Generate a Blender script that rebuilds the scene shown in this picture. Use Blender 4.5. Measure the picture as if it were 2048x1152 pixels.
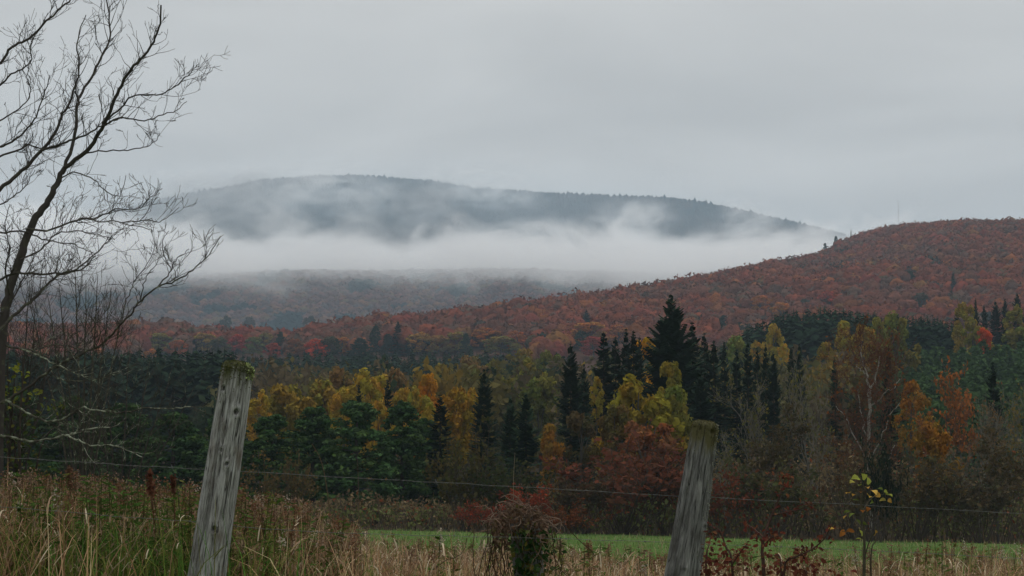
import bpy, math, random
import numpy as np
from mathutils import Vector

# ------------------------------------------------------------------ camera, world, sun, exposure
sc = bpy.context.scene
COL = sc.collection
for o in list(bpy.data.objects):
    bpy.data.objects.remove(o)

EYE = np.array([0.0, 0.0, 1.4])
HFOV = math.radians(30.0)
FPX = 1024.0 / math.tan(HFOV / 2)           # focal length in units of a 2048 px wide picture
PITCH = math.atan((985 - 576) / FPX)
cam_data = bpy.data.cameras.new('camera')
cam_data.angle = HFOV
cam_data.clip_start = 0.1
cam_data.clip_end = 20000
cam = bpy.data.objects.new('camera', cam_data)
COL.objects.link(cam)
cam.location = EYE
cam.rotation_euler = (math.pi / 2 + PITCH, 0, 0)
sc.camera = cam

SUN_ELEV, SUN_AZ = math.radians(60), math.radians(20)
world = bpy.data.worlds.new('World')
sc.world = world
world.use_nodes = True
wn, wl = world.node_tree.nodes, world.node_tree.links
wn.clear()
w_out = wn.new('ShaderNodeOutputWorld')
w_bg = wn.new('ShaderNodeBackground')
w_bg.inputs['Strength'].default_value = 0.1
w_sky = wn.new('ShaderNodeTexSky')
w_sky.sky_type = 'NISHITA'
w_sky.sun_disc = False
w_sky.sun_elevation = SUN_ELEV
w_sky.sun_rotation = SUN_AZ
w_sky.dust_density = 4.0
# a closed deck of stratus: soft streaks on a flat layer above the land
w_tc = wn.new('ShaderNodeTexCoord')
w_sep = wn.new('ShaderNodeSeparateXYZ')
wl.new(w_tc.outputs['Generated'], w_sep.inputs[0])
w_abs = wn.new('ShaderNodeMath'); w_abs.operation = 'ABSOLUTE'
wl.new(w_sep.outputs['Z'], w_abs.inputs[0])
w_add = wn.new('ShaderNodeMath'); w_add.operation = 'ADD'; w_add.inputs[1].default_value = 0.16
wl.new(w_abs.outputs[0], w_add.inputs[0])
w_dx = wn.new('ShaderNodeMath'); w_dx.operation = 'DIVIDE'
w_dy = wn.new('ShaderNodeMath'); w_dy.operation = 'DIVIDE'
wl.new(w_sep.outputs['X'], w_dx.inputs[0]); wl.new(w_add.outputs[0], w_dx.inputs[1])
wl.new(w_sep.outputs['Y'], w_dy.inputs[0]); wl.new(w_add.outputs[0], w_dy.inputs[1])
w_cmb = wn.new('ShaderNodeCombineXYZ')
wl.new(w_dx.outputs[0], w_cmb.inputs['X']); wl.new(w_dy.outputs[0], w_cmb.inputs['Y'])
w_map = wn.new('ShaderNodeMapping')
w_map.inputs['Location'].default_value = (3.1, 0.7, 0)
w_map.inputs['Rotation'].default_value = (0, 0, math.radians(24))
w_map.inputs['Scale'].default_value = (1.0, 1.15, 1)
wl.new(w_cmb.outputs[0], w_map.inputs['Vector'])
w_n1 = wn.new('ShaderNodeTexNoise')
w_n1.inputs['Scale'].default_value = 1.5
w_n1.inputs['Detail'].default_value = 5.0
w_n1.inputs['Roughness'].default_value = 0.48
w_n1.inputs['Distortion'].default_value = 0.5
wl.new(w_map.outputs[0], w_n1.inputs['Vector'])
w_ramp = wn.new('ShaderNodeValToRGB')
w_ramp.color_ramp.interpolation = 'EASE'
w_ramp.color_ramp.elements[0].position = 0.30
w_ramp.color_ramp.elements[0].color = (0.41, 0.405, 0.395, 1)
w_ramp.color_ramp.elements[1].position = 0.72
w_ramp.color_ramp.elements[1].color = (0.52, 0.513, 0.498, 1)
wl.new(w_n1.outputs['Fac'], w_ramp.inputs['Fac'])
w_scale = wn.new('ShaderNodeVectorMath'); w_scale.operation = 'SCALE'
w_scale.inputs['Scale'].default_value = 10.0
wl.new(w_ramp.outputs['Color'], w_scale.inputs[0])
w_mix = wn.new('ShaderNodeMix'); w_mix.data_type = 'RGBA'
w_mix.inputs['Factor'].default_value = 0.985
wl.new(w_sky.outputs['Color'], w_mix.inputs[6])
wl.new(w_scale.outputs[0], w_mix.inputs[7])
wl.new(w_mix.outputs[2], w_bg.inputs['Color'])
wl.new(w_bg.outputs[0], w_out.inputs['Surface'])

sun_data = bpy.data.lights.new('sun', 'SUN')
sun_data.energy = 1.4
sun_data.angle = math.radians(70)
sun_data.color = (1.0, 0.985, 0.96)
sun = bpy.data.objects.new('sun', sun_data)
COL.objects.link(sun)
sun.rotation_euler = (math.pi / 2 - SUN_ELEV, 0, math.pi - SUN_AZ)

sc.view_settings.view_transform = 'Standard'
sc.view_settings.look = 'None'
sc.view_settings.exposure = 0.44
sc.view_settings.gamma = 1.0
sc.view_settings.use_curve_mapping = False
sc.render.engine = 'CYCLES'
cy = sc.cycles
cy.use_denoising = True
try:
    cy.denoiser = 'OPENIMAGEDENOISE'
except Exception:
    pass
cy.use_adaptive_sampling = True
cy.adaptive_threshold = 0.015
cy.max_bounces = 8
cy.diffuse_bounces = 3
cy.glossy_bounces = 1
cy.transmission_bounces = 3
cy.transparent_max_bounces = 4
cy.volume_bounces = 6
cy.volume_step_rate = 1.0
cy.caustics_reflective = False
cy.caustics_refractive = False

# ------------------------------------------------------------------ helpers
RNG = np.random.default_rng(7)
UPV = np.array([0.0, -math.sin(PITCH), math.cos(PITCH)])
FWD = np.array([0.0, math.cos(PITCH), math.sin(PITCH)])


def at(px, py, Y):
    """The point at distance Y (metres along +Y) that lies in direction (px, py)."""
    d = FWD + np.array([1.0, 0, 0]) * (px - 1024) / FPX + UPV * (576 - py) / FPX
    return EYE + d * (Y / d[1])


def m_per_px(Y):
    return Y / FPX


def rot_rows(v):
    return v / np.maximum(np.linalg.norm(v, axis=-1, keepdims=True), 1e-9)


class MB:
    """Collects vertices, faces and a tint per vertex; build() links them as one mesh object."""
    def __init__(self):
        self.V, self.F, self.C, self.n = [], [], [], 0

    def add(self, V, F, C=(1, 1, 1)):
        V = np.asarray(V, float).reshape(-1, 3)
        C = np.asarray(C, float)
        if C.ndim == 1:
            C = np.tile(C, (len(V), 1))
        if not isinstance(F, (list, tuple)):
            F = [F]
        for f in F:
            f = np.asarray(f, np.int64)
            if f.size:
                self.F.append(f + self.n)
        self.V.append(V); self.C.append(C)
        self.n += len(V)

    def mesh(self, name, mat, smooth=False):
        me = bpy.data.meshes.new(name)
        if self.n:
            V = np.concatenate(self.V); C = np.concatenate(self.C)
            lens = np.concatenate([np.full(len(f), f.shape[1], np.int64) for f in self.F])
            idx = np.concatenate([f.ravel() for f in self.F])
            start = np.concatenate([[0], np.cumsum(lens)[:-1]])
            me.vertices.add(len(V)); me.loops.add(len(idx)); me.polygons.add(len(lens))
            me.vertices.foreach_set('co', V.astype(np.float32).ravel())
            me.loops.foreach_set('vertex_index', idx.astype(np.int32))
            me.polygons.foreach_set('loop_start', start.astype(np.int32))
            me.update(calc_edges=True)
            a = me.attributes.new('tint', 'FLOAT_COLOR', 'POINT')
            rgba = np.ones((len(V), 4), np.float32); rgba[:, :3] = C
            a.data.foreach_set('color', rgba.ravel())
            me.polygons.foreach_set('use_smooth', np.full(len(lens), smooth, dtype=bool))
        me.materials.append(mat)
        return me

    def build(self, name, mat, parent=None, smooth=False):
        o = bpy.data.objects.new(name, self.mesh(name, mat, smooth))
        COL.objects.link(o)
        if parent is not None:
            o.parent = parent
        return o


def tag(o, label=None, cat=None, group=None, kind=None):
    if label: o['label'] = label
    if cat: o['category'] = cat
    if group: o['group'] = group
    if kind: o['kind'] = kind
    return o


def empty(name, loc, label, cat, group=None):
    o = bpy.data.objects.new(name, None)
    o.empty_display_size = 0.2
    COL.objects.link(o)
    o.location = loc
    return tag(o, label, cat, group)


def link_child(mesh, name, parent, color=None):
    o = bpy.data.objects.new(name, mesh)
    COL.objects.link(o)
    o.parent = parent
    if color is not None:
        o.color = (*color, 1)
    return o


def tube(mb, pts, rad, sides=5, col=(1, 1, 1), cap=True):
    pts = np.asarray(pts, float); n = len(pts)
    rad = np.broadcast_to(np.asarray(rad, float), (n,))
    t = rot_rows(np.gradient(pts, axis=0))
    ref = np.array([0.0, 0, 1]) if abs(t[:, 2]).mean() < 0.85 else np.array([1.0, 0, 0])
    a = rot_rows(np.cross(t, ref)); b = np.cross(t, a)
    ang = np.arange(sides) * 2 * math.pi / sides
    V = pts[:, None] + rad[:, None, None] * (np.cos(ang)[None, :, None] * a[:, None] + np.sin(ang)[None, :, None] * b[:, None])
    i = np.arange(n - 1)[:, None] * sides; j = np.arange(sides)[None]; k = (j + 1) % sides
    F = np.stack([i + j, i + k, i + sides + k, i + sides + j], -1).reshape(-1, 4)
    C = np.asarray(col, float)
    if C.ndim == 2:
        C = np.repeat(C, sides, axis=0)
    fl = [F]
    mb.add(V.reshape(-1, 3), fl, C)


def resample(pts, n):
    """Smooth (Catmull-Rom) resampling of a polyline."""
    P = np.asarray(pts, float)
    Q = np.vstack([2 * P[0] - P[1], P, 2 * P[-1] - P[-2]])
    out = []
    for s in np.linspace(0, len(P) - 1 - 1e-6, n):
        i = int(s); t = s - i
        p0, p1, p2, p3 = Q[i], Q[i + 1], Q[i + 2], Q[i + 3]
        out.append(0.5 * (2 * p1 + (p2 - p0) * t + (2 * p0 - 5 * p1 + 4 * p2 - p3) * t * t + (3 * p1 - p0 - 3 * p2 + p3) * t ** 3))
    return np.array(out)


def quads(mb, cen, ax, ay, col):
    """Kite-shaped leaves: centres, half-axis vectors and colours (n x 3 each)."""
    n = len(cen)
    V = np.stack([cen - ay, cen + ax, cen + ay, cen - ax], 1).reshape(-1, 3)
    F = np.arange(n * 4).reshape(-1, 4)
    mb.add(V, F, np.repeat(np.asarray(col, float), 4, axis=0))


def rand_unit(rng, n):
    return rot_rows(rng.normal(size=(n, 3)))


# value noise for the land (numpy, repeatable)
_NT = np.random.default_rng(99).random((256, 256))


def vnoise(x, y):
    x = np.asarray(x, float); y = np.asarray(y, float)
    xi = np.floor(x).astype(int); yi = np.floor(y).astype(int)
    fx = x - xi; fy = y - yi
    fx = fx * fx * (3 - 2 * fx); fy = fy * fy * (3 - 2 * fy)
    a = _NT[xi & 255, yi & 255]; b = _NT[(xi + 1) & 255, yi & 255]
    c = _NT[xi & 255, (yi + 1) & 255]; d = _NT[(xi + 1) & 255, (yi + 1) & 255]
    return (a * (1 - fx) + b * fx) * (1 - fy) + (c * (1 - fx) + d * fx) * fy


def fbm(x, y, o=3):
    s = 0; a = 0.5; t = 0
    for k in range(o):
        s = s + a * vnoise(x * 2 ** k + 17 * k, y * 2 ** k + 31 * k); t += a; a *= 0.5
    return s / t


# ------------------------------------------------------------------ materials
def new_mat(name):
    m = bpy.data.materials.new(name)
    m.use_nodes = True
    m.node_tree.nodes.clear()
    return m, m.node_tree.nodes, m.node_tree.links


def foliage_mat(name, translucent=0.25, noise_scale=0.0, noise_amt=0.0, bump=0.0):
    m, n, l = new_mat(name)
    out = n.new('ShaderNodeOutputMaterial')
    at_ = n.new('ShaderNodeAttribute'); at_.attribute_name = 'tint'
    oi = n.new('ShaderNodeObjectInfo')
    mul = n.new('ShaderNodeMix'); mul.data_type = 'RGBA'; mul.blend_type = 'MULTIPLY'
    mul.inputs['Factor'].default_value = 1
    l.new(at_.outputs['Color'], mul.inputs[6]); l.new(oi.outputs['Color'], mul.inputs[7])
    colr = mul.outputs[2]
    if noise_amt:
        tc = n.new('ShaderNodeNewGeometry')
        no = n.new('ShaderNodeTexNoise'); no.inputs['Scale'].default_value = noise_scale
        no.inputs['Detail'].default_value = 3
        l.new(tc.outputs['Position'], no.inputs['Vector'])
        mr = n.new('ShaderNodeMapRange')
        mr.inputs['From Min'].default_value = 0.3; mr.inputs['From Max'].default_value = 0.7
        mr.inputs['To Min'].default_value = 1 - noise_amt; mr.inputs['To Max'].default_value = 1 + noise_amt
        l.new(no.outputs['Fac'], mr.inputs['Value'])
        vm = n.new('ShaderNodeVectorMath'); vm.operation = 'SCALE'
        l.new(colr, vm.inputs[0]); l.new(mr.outputs[0], vm.inputs['Scale'])
        colr = vm.outputs[0]
    df = n.new('ShaderNodeBsdfDiffuse'); l.new(colr, df.inputs['Color'])
    if bump:        # fine leaf relief
        bg = n.new('ShaderNodeNewGeometry'); bn = n.new('ShaderNodeTexNoise')
        bn.inputs['Scale'].default_value = 0.9; bn.inputs['Detail'].default_value = 4; bn.inputs['Roughness'].default_value = .7
        l.new(bg.outputs['Position'], bn.inputs['Vector'])
        bp = n.new('ShaderNodeBump'); bp.inputs['Strength'].default_value = 1.0; bp.inputs['Distance'].default_value = bump
        l.new(bn.outputs['Fac'], bp.inputs['Height']); l.new(bp.outputs[0], df.inputs['Normal'])
    if translucent > 0:
        tr = n.new('ShaderNodeBsdfTranslucent'); l.new(colr, tr.inputs['Color'])
        mx = n.new('ShaderNodeMixShader'); mx.inputs[0].default_value = translucent
        l.new(df.outputs[0], mx.inputs[1]); l.new(tr.outputs[0], mx.inputs[2])
        l.new(mx.outputs[0], out.inputs['Surface'])
    else:
        l.new(df.outputs[0], out.inputs['Surface'])
    return m


M_LEAF = foliage_mat('foliage', 0.25)
M_NEEDLE = foliage_mat('needles', 0.08)
M_WOODLAND = foliage_mat('far_foliage', 0.0, 0.3, 0.2, 1.6)
M_GRASS = foliage_mat('grass_blades', 0.3)
M_BARK = foliage_mat('bark', 0.0, 14.0, 0.35)
M_FARBARK = foliage_mat('far_bark', 0.0)


def lichen_bark():
    m, n, l = new_mat('lichen_bark')
    out = n.new('ShaderNodeOutputMaterial')
    at_ = n.new('ShaderNodeAttribute'); at_.attribute_name = 'tint'
    g = n.new('ShaderNodeNewGeometry')
    no = n.new('ShaderNodeTexNoise'); no.inputs['Scale'].default_value = 26; no.inputs['Detail'].default_value = 4
    l.new(g.outputs['Position'], no.inputs['Vector'])
    sepc = n.new('ShaderNodeSeparateColor'); l.new(at_.outputs['Color'], sepc.inputs[0])
    # red channel of the tint: how much lichen this piece carries
    ad = n.new('ShaderNodeMath'); ad.operation = 'ADD'
    l.new(no.outputs['Fac'], ad.inputs[0]); l.new(sepc.outputs['Red'], ad.inputs[1])
    rmp = n.new('ShaderNodeValToRGB')
    rmp.color_ramp.elements[0].position = 0.58; rmp.color_ramp.elements[0].color = (0.062, 0.056, 0.051, 1)
    e = rmp.color_ramp.elements.new(0.72); e.color = (0.085, 0.085, 0.062, 1)
    rmp.color_ramp.elements[-1].position = 0.88; rmp.color_ramp.elements[-1].color = (0.30, 0.33, 0.25, 1)
    l.new(ad.outputs[0], rmp.inputs['Fac'])
    df = n.new('ShaderNodeBsdfDiffuse'); l.new(rmp.outputs['Color'], df.inputs['Color'])
    l.new(df.outputs[0], out.inputs['Surface'])
    return m


M_LICHEN = lichen_bark()


def ground_mat(name, stops, scale, rough_scale=None):
    m, n, l = new_mat(name)
    out = n.new('ShaderNodeOutputMaterial')
    g = n.new('ShaderNodeNewGeometry')
    no = n.new('ShaderNodeTexNoise'); no.inputs['Scale'].default_value = scale
    no.inputs['Detail'].default_value = 8; no.inputs['Roughness'].default_value = 0.62
    l.new(g.outputs['Position'], no.inputs['Vector'])
    r = n.new('ShaderNodeValToRGB')
    els = r.color_ramp.elements
    els[0].position, els[0].color = stops[0][0], (*stops[0][1], 1)
    els[1].position, els[1].color = stops[-1][0], (*stops[-1][1], 1)
    for p, c in stops[1:-1]:
        e = els.new(p); e.color = (*c, 1)
    l.new(no.outputs['Fac'], r.inputs['Fac'])
    df = n.new('ShaderNodeBsdfDiffuse'); l.new(r.outputs['Color'], df.inputs['Color'])
    l.new(df.outputs[0], out.inputs['Surface'])
    return m


M_GROUND = ground_mat('meadow_ground', [(0.32, (0.045, 0.075, 0.022)), (0.5, (0.075, 0.13, 0.035)), (0.7, (0.11, 0.125, 0.05))], 0.6)
def _add_wood_floor(m):
    n, l = m.node_tree.nodes, m.node_tree.links
    df = next(q for q in n if q.type == 'BSDF_DIFFUSE'); src = df.inputs['Color'].links[0].from_socket
    geo = next(q for q in n if q.type == 'NEW_GEOMETRY')
    sp = n.new('ShaderNodeSeparateXYZ'); l.new(geo.outputs['Position'], sp.inputs[0])
    mr = n.new('ShaderNodeMapRange'); mr.inputs['From Min'].default_value = 107.5; mr.inputs['From Max'].default_value = 110.5
    l.new(sp.outputs['Y'], mr.inputs['Value'])
    mx = n.new('ShaderNodeMix'); mx.data_type = 'RGBA'
    l.new(mr.outputs[0], mx.inputs['Factor']); l.new(src, mx.inputs[6]); mx.inputs[7].default_value = (.045, .034, .022, 1)
    l.new(mx.outputs[2], df.inputs['Color'])


_add_wood_floor(M_GROUND)
M_HILLSOIL = ground_mat('hill_floor', [(0.3, (0.05, 0.030, 0.022)), (0.7, (0.10, 0.05, 0.035))], 0.05)
M_MOUNTSOIL = ground_mat('mountain_floor', [(0.3, (0.02, 0.026, 0.024)), (0.7, (0.05, 0.045, 0.04))], 0.02)

# ------------------------------------------------------------------ the land
_GY = [-700, 0, 4, 7, 12, 20, 30, 45, 110, 130, 150, 200, 300, 420, 520, 650, 900, 9000]
_GZ = [0, 0, .12, .70, .72, .50, .25, -.07, -.9, -.8, -.4, 2, 9, 14, 25, 38, 46, 46]


def sstep(a, b, x):
    t = np.clip((x - a) / (b - a), 0, 1)
    return t * t * (3 - 2 * t)


def ground_z(x, y):
    x = np.asarray(x, float); y = np.asarray(y, float)
    z = np.interp(y, _GY, _GZ)
    xs = np.clip(x, -60, 60)
    z = z - 0.055 * np.clip(x, -7, 7) * (sstep(2, 6, y) - sstep(16, 38, y)) - 0.022 * xs * (sstep(20, 45, y) - sstep(150, 230, y))
    z = z + 18 * np.exp(-((x - 95) / 62) ** 2 - ((y - 440) / 110) ** 2)
    z = z + 0.16 * (fbm(x / 6, y / 6) - .5) * sstep(3, 10, y)
    return z


_HR = [(-500, 640, 860), (-100, 632, 860), (120, 628, 860), (330, 628, 860), (480, 640, 880), (600, 645, 890), (720, 622, 920), (860, 611, 950), (1000, 592, 990),
       (1150, 576, 1040), (1300, 556, 1100), (1400, 536, 1150), (1500, 516, 1200), (1600, 500, 1260), (1650, 482, 1300), (1700, 457, 1350),
       (1760, 442, 1400), (1850, 434, 1440), (1950, 438, 1470), (2048, 437, 1500), (2300, 445, 1560), (2700, 480, 1600)]
_hp = np.array([at(*p) for p in _HR]); _hp[:, 2] -= 12.0
_MR = [(-700, 640, 4200), (-200, 540, 4200), (60, 480, 4200), (200, 440, 4200), (290, 418, 4200), (340, 400, 4200), (430, 382, 4200), (540, 359, 4200), (640, 354, 4200), (740, 352, 4200), (860, 358, 4200),
       (940, 372, 4200), (1060, 382, 4200), (1200, 387, 4200), (1330, 398, 4200), (1450, 416, 4200), (1560, 442, 4200),
       (1640, 464, 4200), (1720, 486, 4200), (2000, 560, 4200), (2600, 650, 4200)]
_mp = np.array([at(*p) for p in _MR]); _mp[:, 2] -= 21.0


def hill_z(x, y):
    x = np.asarray(x, float); y = np.asarray(y, float)
    zr = np.interp(x, _hp[:, 0], _hp[:, 2]); yr = np.interp(x, _hp[:, 0], _hp[:, 1])
    t = np.clip((y - 580) / (yr - 580), 0, 1)
    z = 30 + (zr - 30) * (0.55 * t + 0.45 * np.sin(math.pi / 2 * t))
    z = z - np.maximum(y - yr, 0) * 0.45
    z = z + 7 * (fbm(x / 70, y / 70) - 0.5) * np.sin(math.pi * np.clip(t, 0, 1))
    return np.where(y < 580, 30 - (580 - y) * 0.4, z)


_LY = [1400, 1500, 1700, 2100, 2450, 2650, 3200]
_LZ = [20, 60, 100, 197, 277, 285, 300]


def mount_z(x, y):
    x = np.asarray(x, float); y = np.asarray(y, float)
    zr = np.interp(x, _mp[:, 0], _mp[:, 2])
    low = np.interp(y, _LY, _LZ) + 26 * (fbm(x / 260, y / 260) - 0.5) * sstep(1500, 2000, y)
    t = np.clip((y - 3200) / 1000, 0, 1)
    up = low + (zr - low) * np.sin(math.pi / 2 * t) ** 1.15
    up = up + 30 * (fbm(x / 190 + 5, y / 330) - 0.5) * np.sin(math.pi * t)
    return np.where(y < 1400, -100, up - np.maximum(y - 4200, 0) * 0.5)


def land_z(x, y):
    return np.maximum(np.maximum(ground_z(x, y), hill_z(x, y)), mount_z(x, y))


def grid_mesh(name, xs, ys, fz, mat, smooth=True):
    X, Y = np.meshgrid(xs, ys)
    Z = np.maximum(fz(X, Y), -4)
    nx, ny = len(xs), len(ys)
    V = np.stack([X, Y, Z], -1).reshape(-1, 3)
    i = np.arange(ny - 1)[:, None] * nx + np.arange(nx - 1)[None]
    F = np.stack([i, i + 1, i + nx + 1, i + nx], -1).reshape(-1, 4)
    mb = MB(); mb.add(V, F)
    return mb.build(name, mat, smooth=smooth)


gx = np.sinh(np.linspace(-1, 1, 161) * 7.2); gx = gx / gx.max() * 5000
gy = np.concatenate([np.linspace(-600, -20, 12), np.linspace(-15, 60, 76), np.geomspace(63, 5400, 110)])
tag(grid_mesh('ground', gx, gy, ground_z, M_GROUND), 'green meadow and rising valley floor below the woods', 'ground', kind='structure')
tag(grid_mesh('hill', np.linspace(-900, 1000, 191), np.linspace(560, 1900, 135), hill_z, M_HILLSOIL),
    'long hill covered in rust red autumn woods, climbing to a rounded top', 'hill', kind='structure')
tag(grid_mesh('mountain', np.linspace(-2200, 2200, 177), np.linspace(1400, 5000, 145), mount_z, M_MOUNTSOIL),
    'broad blue grey mountain behind the fog bank', 'mountain', kind='structure')

# ------------------------------------------------------------------ air: haze, fog bank and wisps of cloud on the mountain
def box_obj(name, lo, hi, mat):
    lo, hi = np.array(lo, float), np.array(hi, float)
    V = [[(lo, hi)[i][0], (lo, hi)[j][1], (lo, hi)[k][2]] for i in (0, 1) for j in (0, 1) for k in (0, 1)]
    F = [[0, 1, 3, 2], [4, 6, 7, 5], [0, 4, 5, 1], [2, 3, 7, 6], [0, 2, 6, 4], [1, 5, 7, 3]]
    mb = MB(); mb.add(V, np.array(F))
    return mb.build(name, mat)


HAZE_DENSITY = 1.5e-4
m, n, l = new_mat('haze_air')
o_ = n.new('ShaderNodeOutputMaterial'); pv = n.new('ShaderNodeVolumePrincipled')
pv.inputs['Color'].default_value = (0.66, 0.84, 1.0, 1)
pv.inputs['Density'].default_value = HAZE_DENSITY
pv.inputs['Anisotropy'].default_value = 0.0
l.new(pv.outputs[0], o_.inputs['Volume'])
M_HAZE = m
tag(box_obj('haze', (-5200, -700, -6), (5200, 5600, 790), M_HAZE), 'thin bluish autumn haze filling the valley air', 'haze', kind='stuff')


def fog_mat(name, wisp, dens, seed, lo=0.36, hi=0.62, nscale=0.006, ztop=352.0):
    m, n, l = new_mat(name)
    out = n.new('ShaderNodeOutputMaterial'); pv = n.new('ShaderNodeVolumePrincipled')
    pv.inputs['Color'].default_value = (0.995, 0.997, 1.0, 1)
    pv.inputs['Anisotropy'].default_value = 0.35
    if name == 'mist_air': pv.inputs['Color'].default_value = (0.72, 0.88, 1.0, 1)
    geo = n.new('ShaderNodeNewGeometry')
    mp = n.new('ShaderNodeMapping'); mp.inputs['Location'].default_value = (seed * 3.7, seed * 1.3, seed)
    mp.inputs['Scale'].default_value = (0.8, 0.55, 1.5)
    l.new(geo.outputs['Position'], mp.inputs['Vector'])
    no = n.new('ShaderNodeTexNoise'); no.inputs['Scale'].default_value = nscale
    no.inputs['Detail'].default_value = 6; no.inputs['Roughness'].default_value = 0.62; no.inputs['Distortion'].default_value = 1.0
    l.new(mp.outputs[0], no.inputs['Vector'])

    def mr(val, a, b, c, d, smooth=True):
        r = n.new('ShaderNodeMapRange')
        if smooth: r.interpolation_type = 'SMOOTHSTEP'
        r.inputs['From Min'].default_value = a; r.inputs['From Max'].default_value = b
        r.inputs['To Min'].default_value = c; r.inputs['To Max'].default_value = d
        l.new(val, r.inputs['Value'])
        return r.outputs[0]

    def math_(op, a, b):
        if op == 'MULTIPLY_ADD2':      # b + (a - 0.5) * 520: a ragged front
            return math_('ADD', math_('MULTIPLY', math_('SUBTRACT', a, 0.5), 520.0), b)
        k = n.new('ShaderNodeMath'); k.operation = op
        for i, v in enumerate((a, b)):
            if isinstance(v, (int, float)): k.inputs[i].default_value = v
            else: l.new(v, k.inputs[i])
        return k.outputs[0]

    if wisp:
        tc = n.new('ShaderNodeTexCoord')
        ln = n.new('ShaderNodeVectorMath'); ln.operation = 'LENGTH'
        l.new(tc.outputs['Object'], ln.inputs[0])
        fall = mr(ln.outputs['Value'], 1.0, 0.15, 0.0, 1.0)
        body = mr(no.outputs['Fac'], lo, hi, 0.0, 1.0)
        d = math_('MULTIPLY', math_('MULTIPLY', fall, body), dens)
    else:
        sp = n.new('ShaderNodeSeparateXYZ'); l.new(geo.outputs['Position'], sp.inputs[0])
        # the top of the bank swells and dips with the noise; towards -x it thickens
        lift = mr(sp.outputs['X'], -320.0, -760.0, 0.0, 45.0)
        bump = math_('MULTIPLY', math_('SUBTRACT', no.outputs['Fac'], 0.5), 190.0)
        near = mr(sp.outputs['Y'], 2050.0, 2600.0, -88.0, 0.0, False)   # the bank drapes down the slope towards us
        top = math_('ADD', math_('ADD', math_('ADD', bump, ztop), lift), near)
        over = math_('SUBTRACT', sp.outputs['Z'], top)
        body = mr(over, 12.0, -34.0, 0.0, 1.0)
        front = mr(math_('MULTIPLY_ADD2', no.outputs['Fac'], sp.outputs['Y']), 2140.0, 2440.0, 0.0, 1.0)
        d = math_('MULTIPLY', math_('MULTIPLY', body, front), dens)
    l.new(d, pv.inputs['Density'])
    l.new(pv.outputs[0], out.inputs['Volume'])
    return m


FOG = True
if FOG:
    M_BANK = fog_mat('fog_bank_air', False, 0.014, 2.0, nscale=0.011)
    try:
        M_BANK.cycles.volume_step_rate = 0.22
    except Exception:
        pass
    tag(box_obj('fog_bank', (-1500, 1880, 120), (1150, 3240, 452), M_BANK), 'long level bank of white fog lying across the mountain foot', 'fog', kind='stuff')
    WISPS = [  # px, py, half width px, half height px, Y, tilt, density, label
        (590, 376, 230, 40, 3350, 2, .0075, 'thin grey veil of cloud along the western crest of the mountain'),
        (400, 418, 210, 52, 3250, 8, .0062, 'soft cloud drifting over the western shoulder of the mountain'),
        (960, 376, 130, 32, 3400, -8, .0090, 'pale cloud patch hiding the crest just east of the dark summit knob'),
        (850, 418, 85, 30, 3350, 24, .0080, 'slanting wisp below the cloud patch on the crest'),
        (548, 446, 75, 32, 3150, 0, .0095, 'rounded puff rising from the fog bank under the western crest'),
        (720, 454, 62, 24, 3150, 0, .0080, 'small puff rising from the fog bank under the summit knob'),
        (1262, 440, 85, 30, 3250, 0, .0090, 'white puff above the fog bank on the eastern mountain slope'),
        (1500, 444, 62, 34, 3300, -16, .0090, 'small pale wisp at the eastern end of the mountain crest'),
        (1050, 468, 110, 22, 3150, 0, .0080, 'low ragged puffs along the top of the fog bank at its middle'),
        (900, 425, 760, 100, 3420, -2, .0015, 'faint bluish mist hanging before the whole mountain face'),
        (350, 392, 170, 40, 3300, 12, .0040, 'ragged cloud trailing over the western end of the crest'),
        (760, 400, 120, 26, 3300, 10, .0050, 'faint streak of cloud across the middle of the mountain'),
        (170, 455, 190, 60, 3250, 0, .0065, 'dense grey cloud swallowing the western end of the mountain'),
    ]
    for i, (px, py, hw, hh, Y, tilt, dn, lab) in enumerate(WISPS):
        lo_ = 0.41 if dn > .002 else .1; dn = dn * 1.5 if dn > .002 else dn
        mt = fog_mat('wisp_air' if dn > .002 else 'mist_air', True, dn, 5.0 + i * 2.1, lo_, 0.62, 0.024)
        try:
            mt.cycles.volume_step_rate = 0.3
        except Exception:
            pass
        me = bpy.data.meshes.new('fog_wisp')
        import bmesh
        bm = bmesh.new(); bmesh.ops.create_icosphere(bm, subdivisions=3, radius=1.0); bm.to_mesh(me); bm.free()
        me.materials.append(mt)
        o = bpy.data.objects.new('fog_wisp', me); COL.objects.link(o)
        o.location = at(px, py, Y); k = m_per_px(Y)
        o.scale = (hw * k * 1.35, 230, hh * k * 1.35)
        o.rotation_euler = (0, math.radians(-tilt), 0)
        tag(o, lab, 'mist', 'wisps of cloud on the mountain', 'stuff')

# ------------------------------------------------------------------ far woods (too many to count)
def ico(sub):
    import bmesh
    bm = bmesh.new(); bmesh.ops.create_icosphere(bm, subdivisions=sub, radius=1.0)
    V = np.array([v.co for v in bm.verts]); F = np.array([[v.index for v in f.verts] for f in bm.faces]); bm.free()
    return V, F


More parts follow.
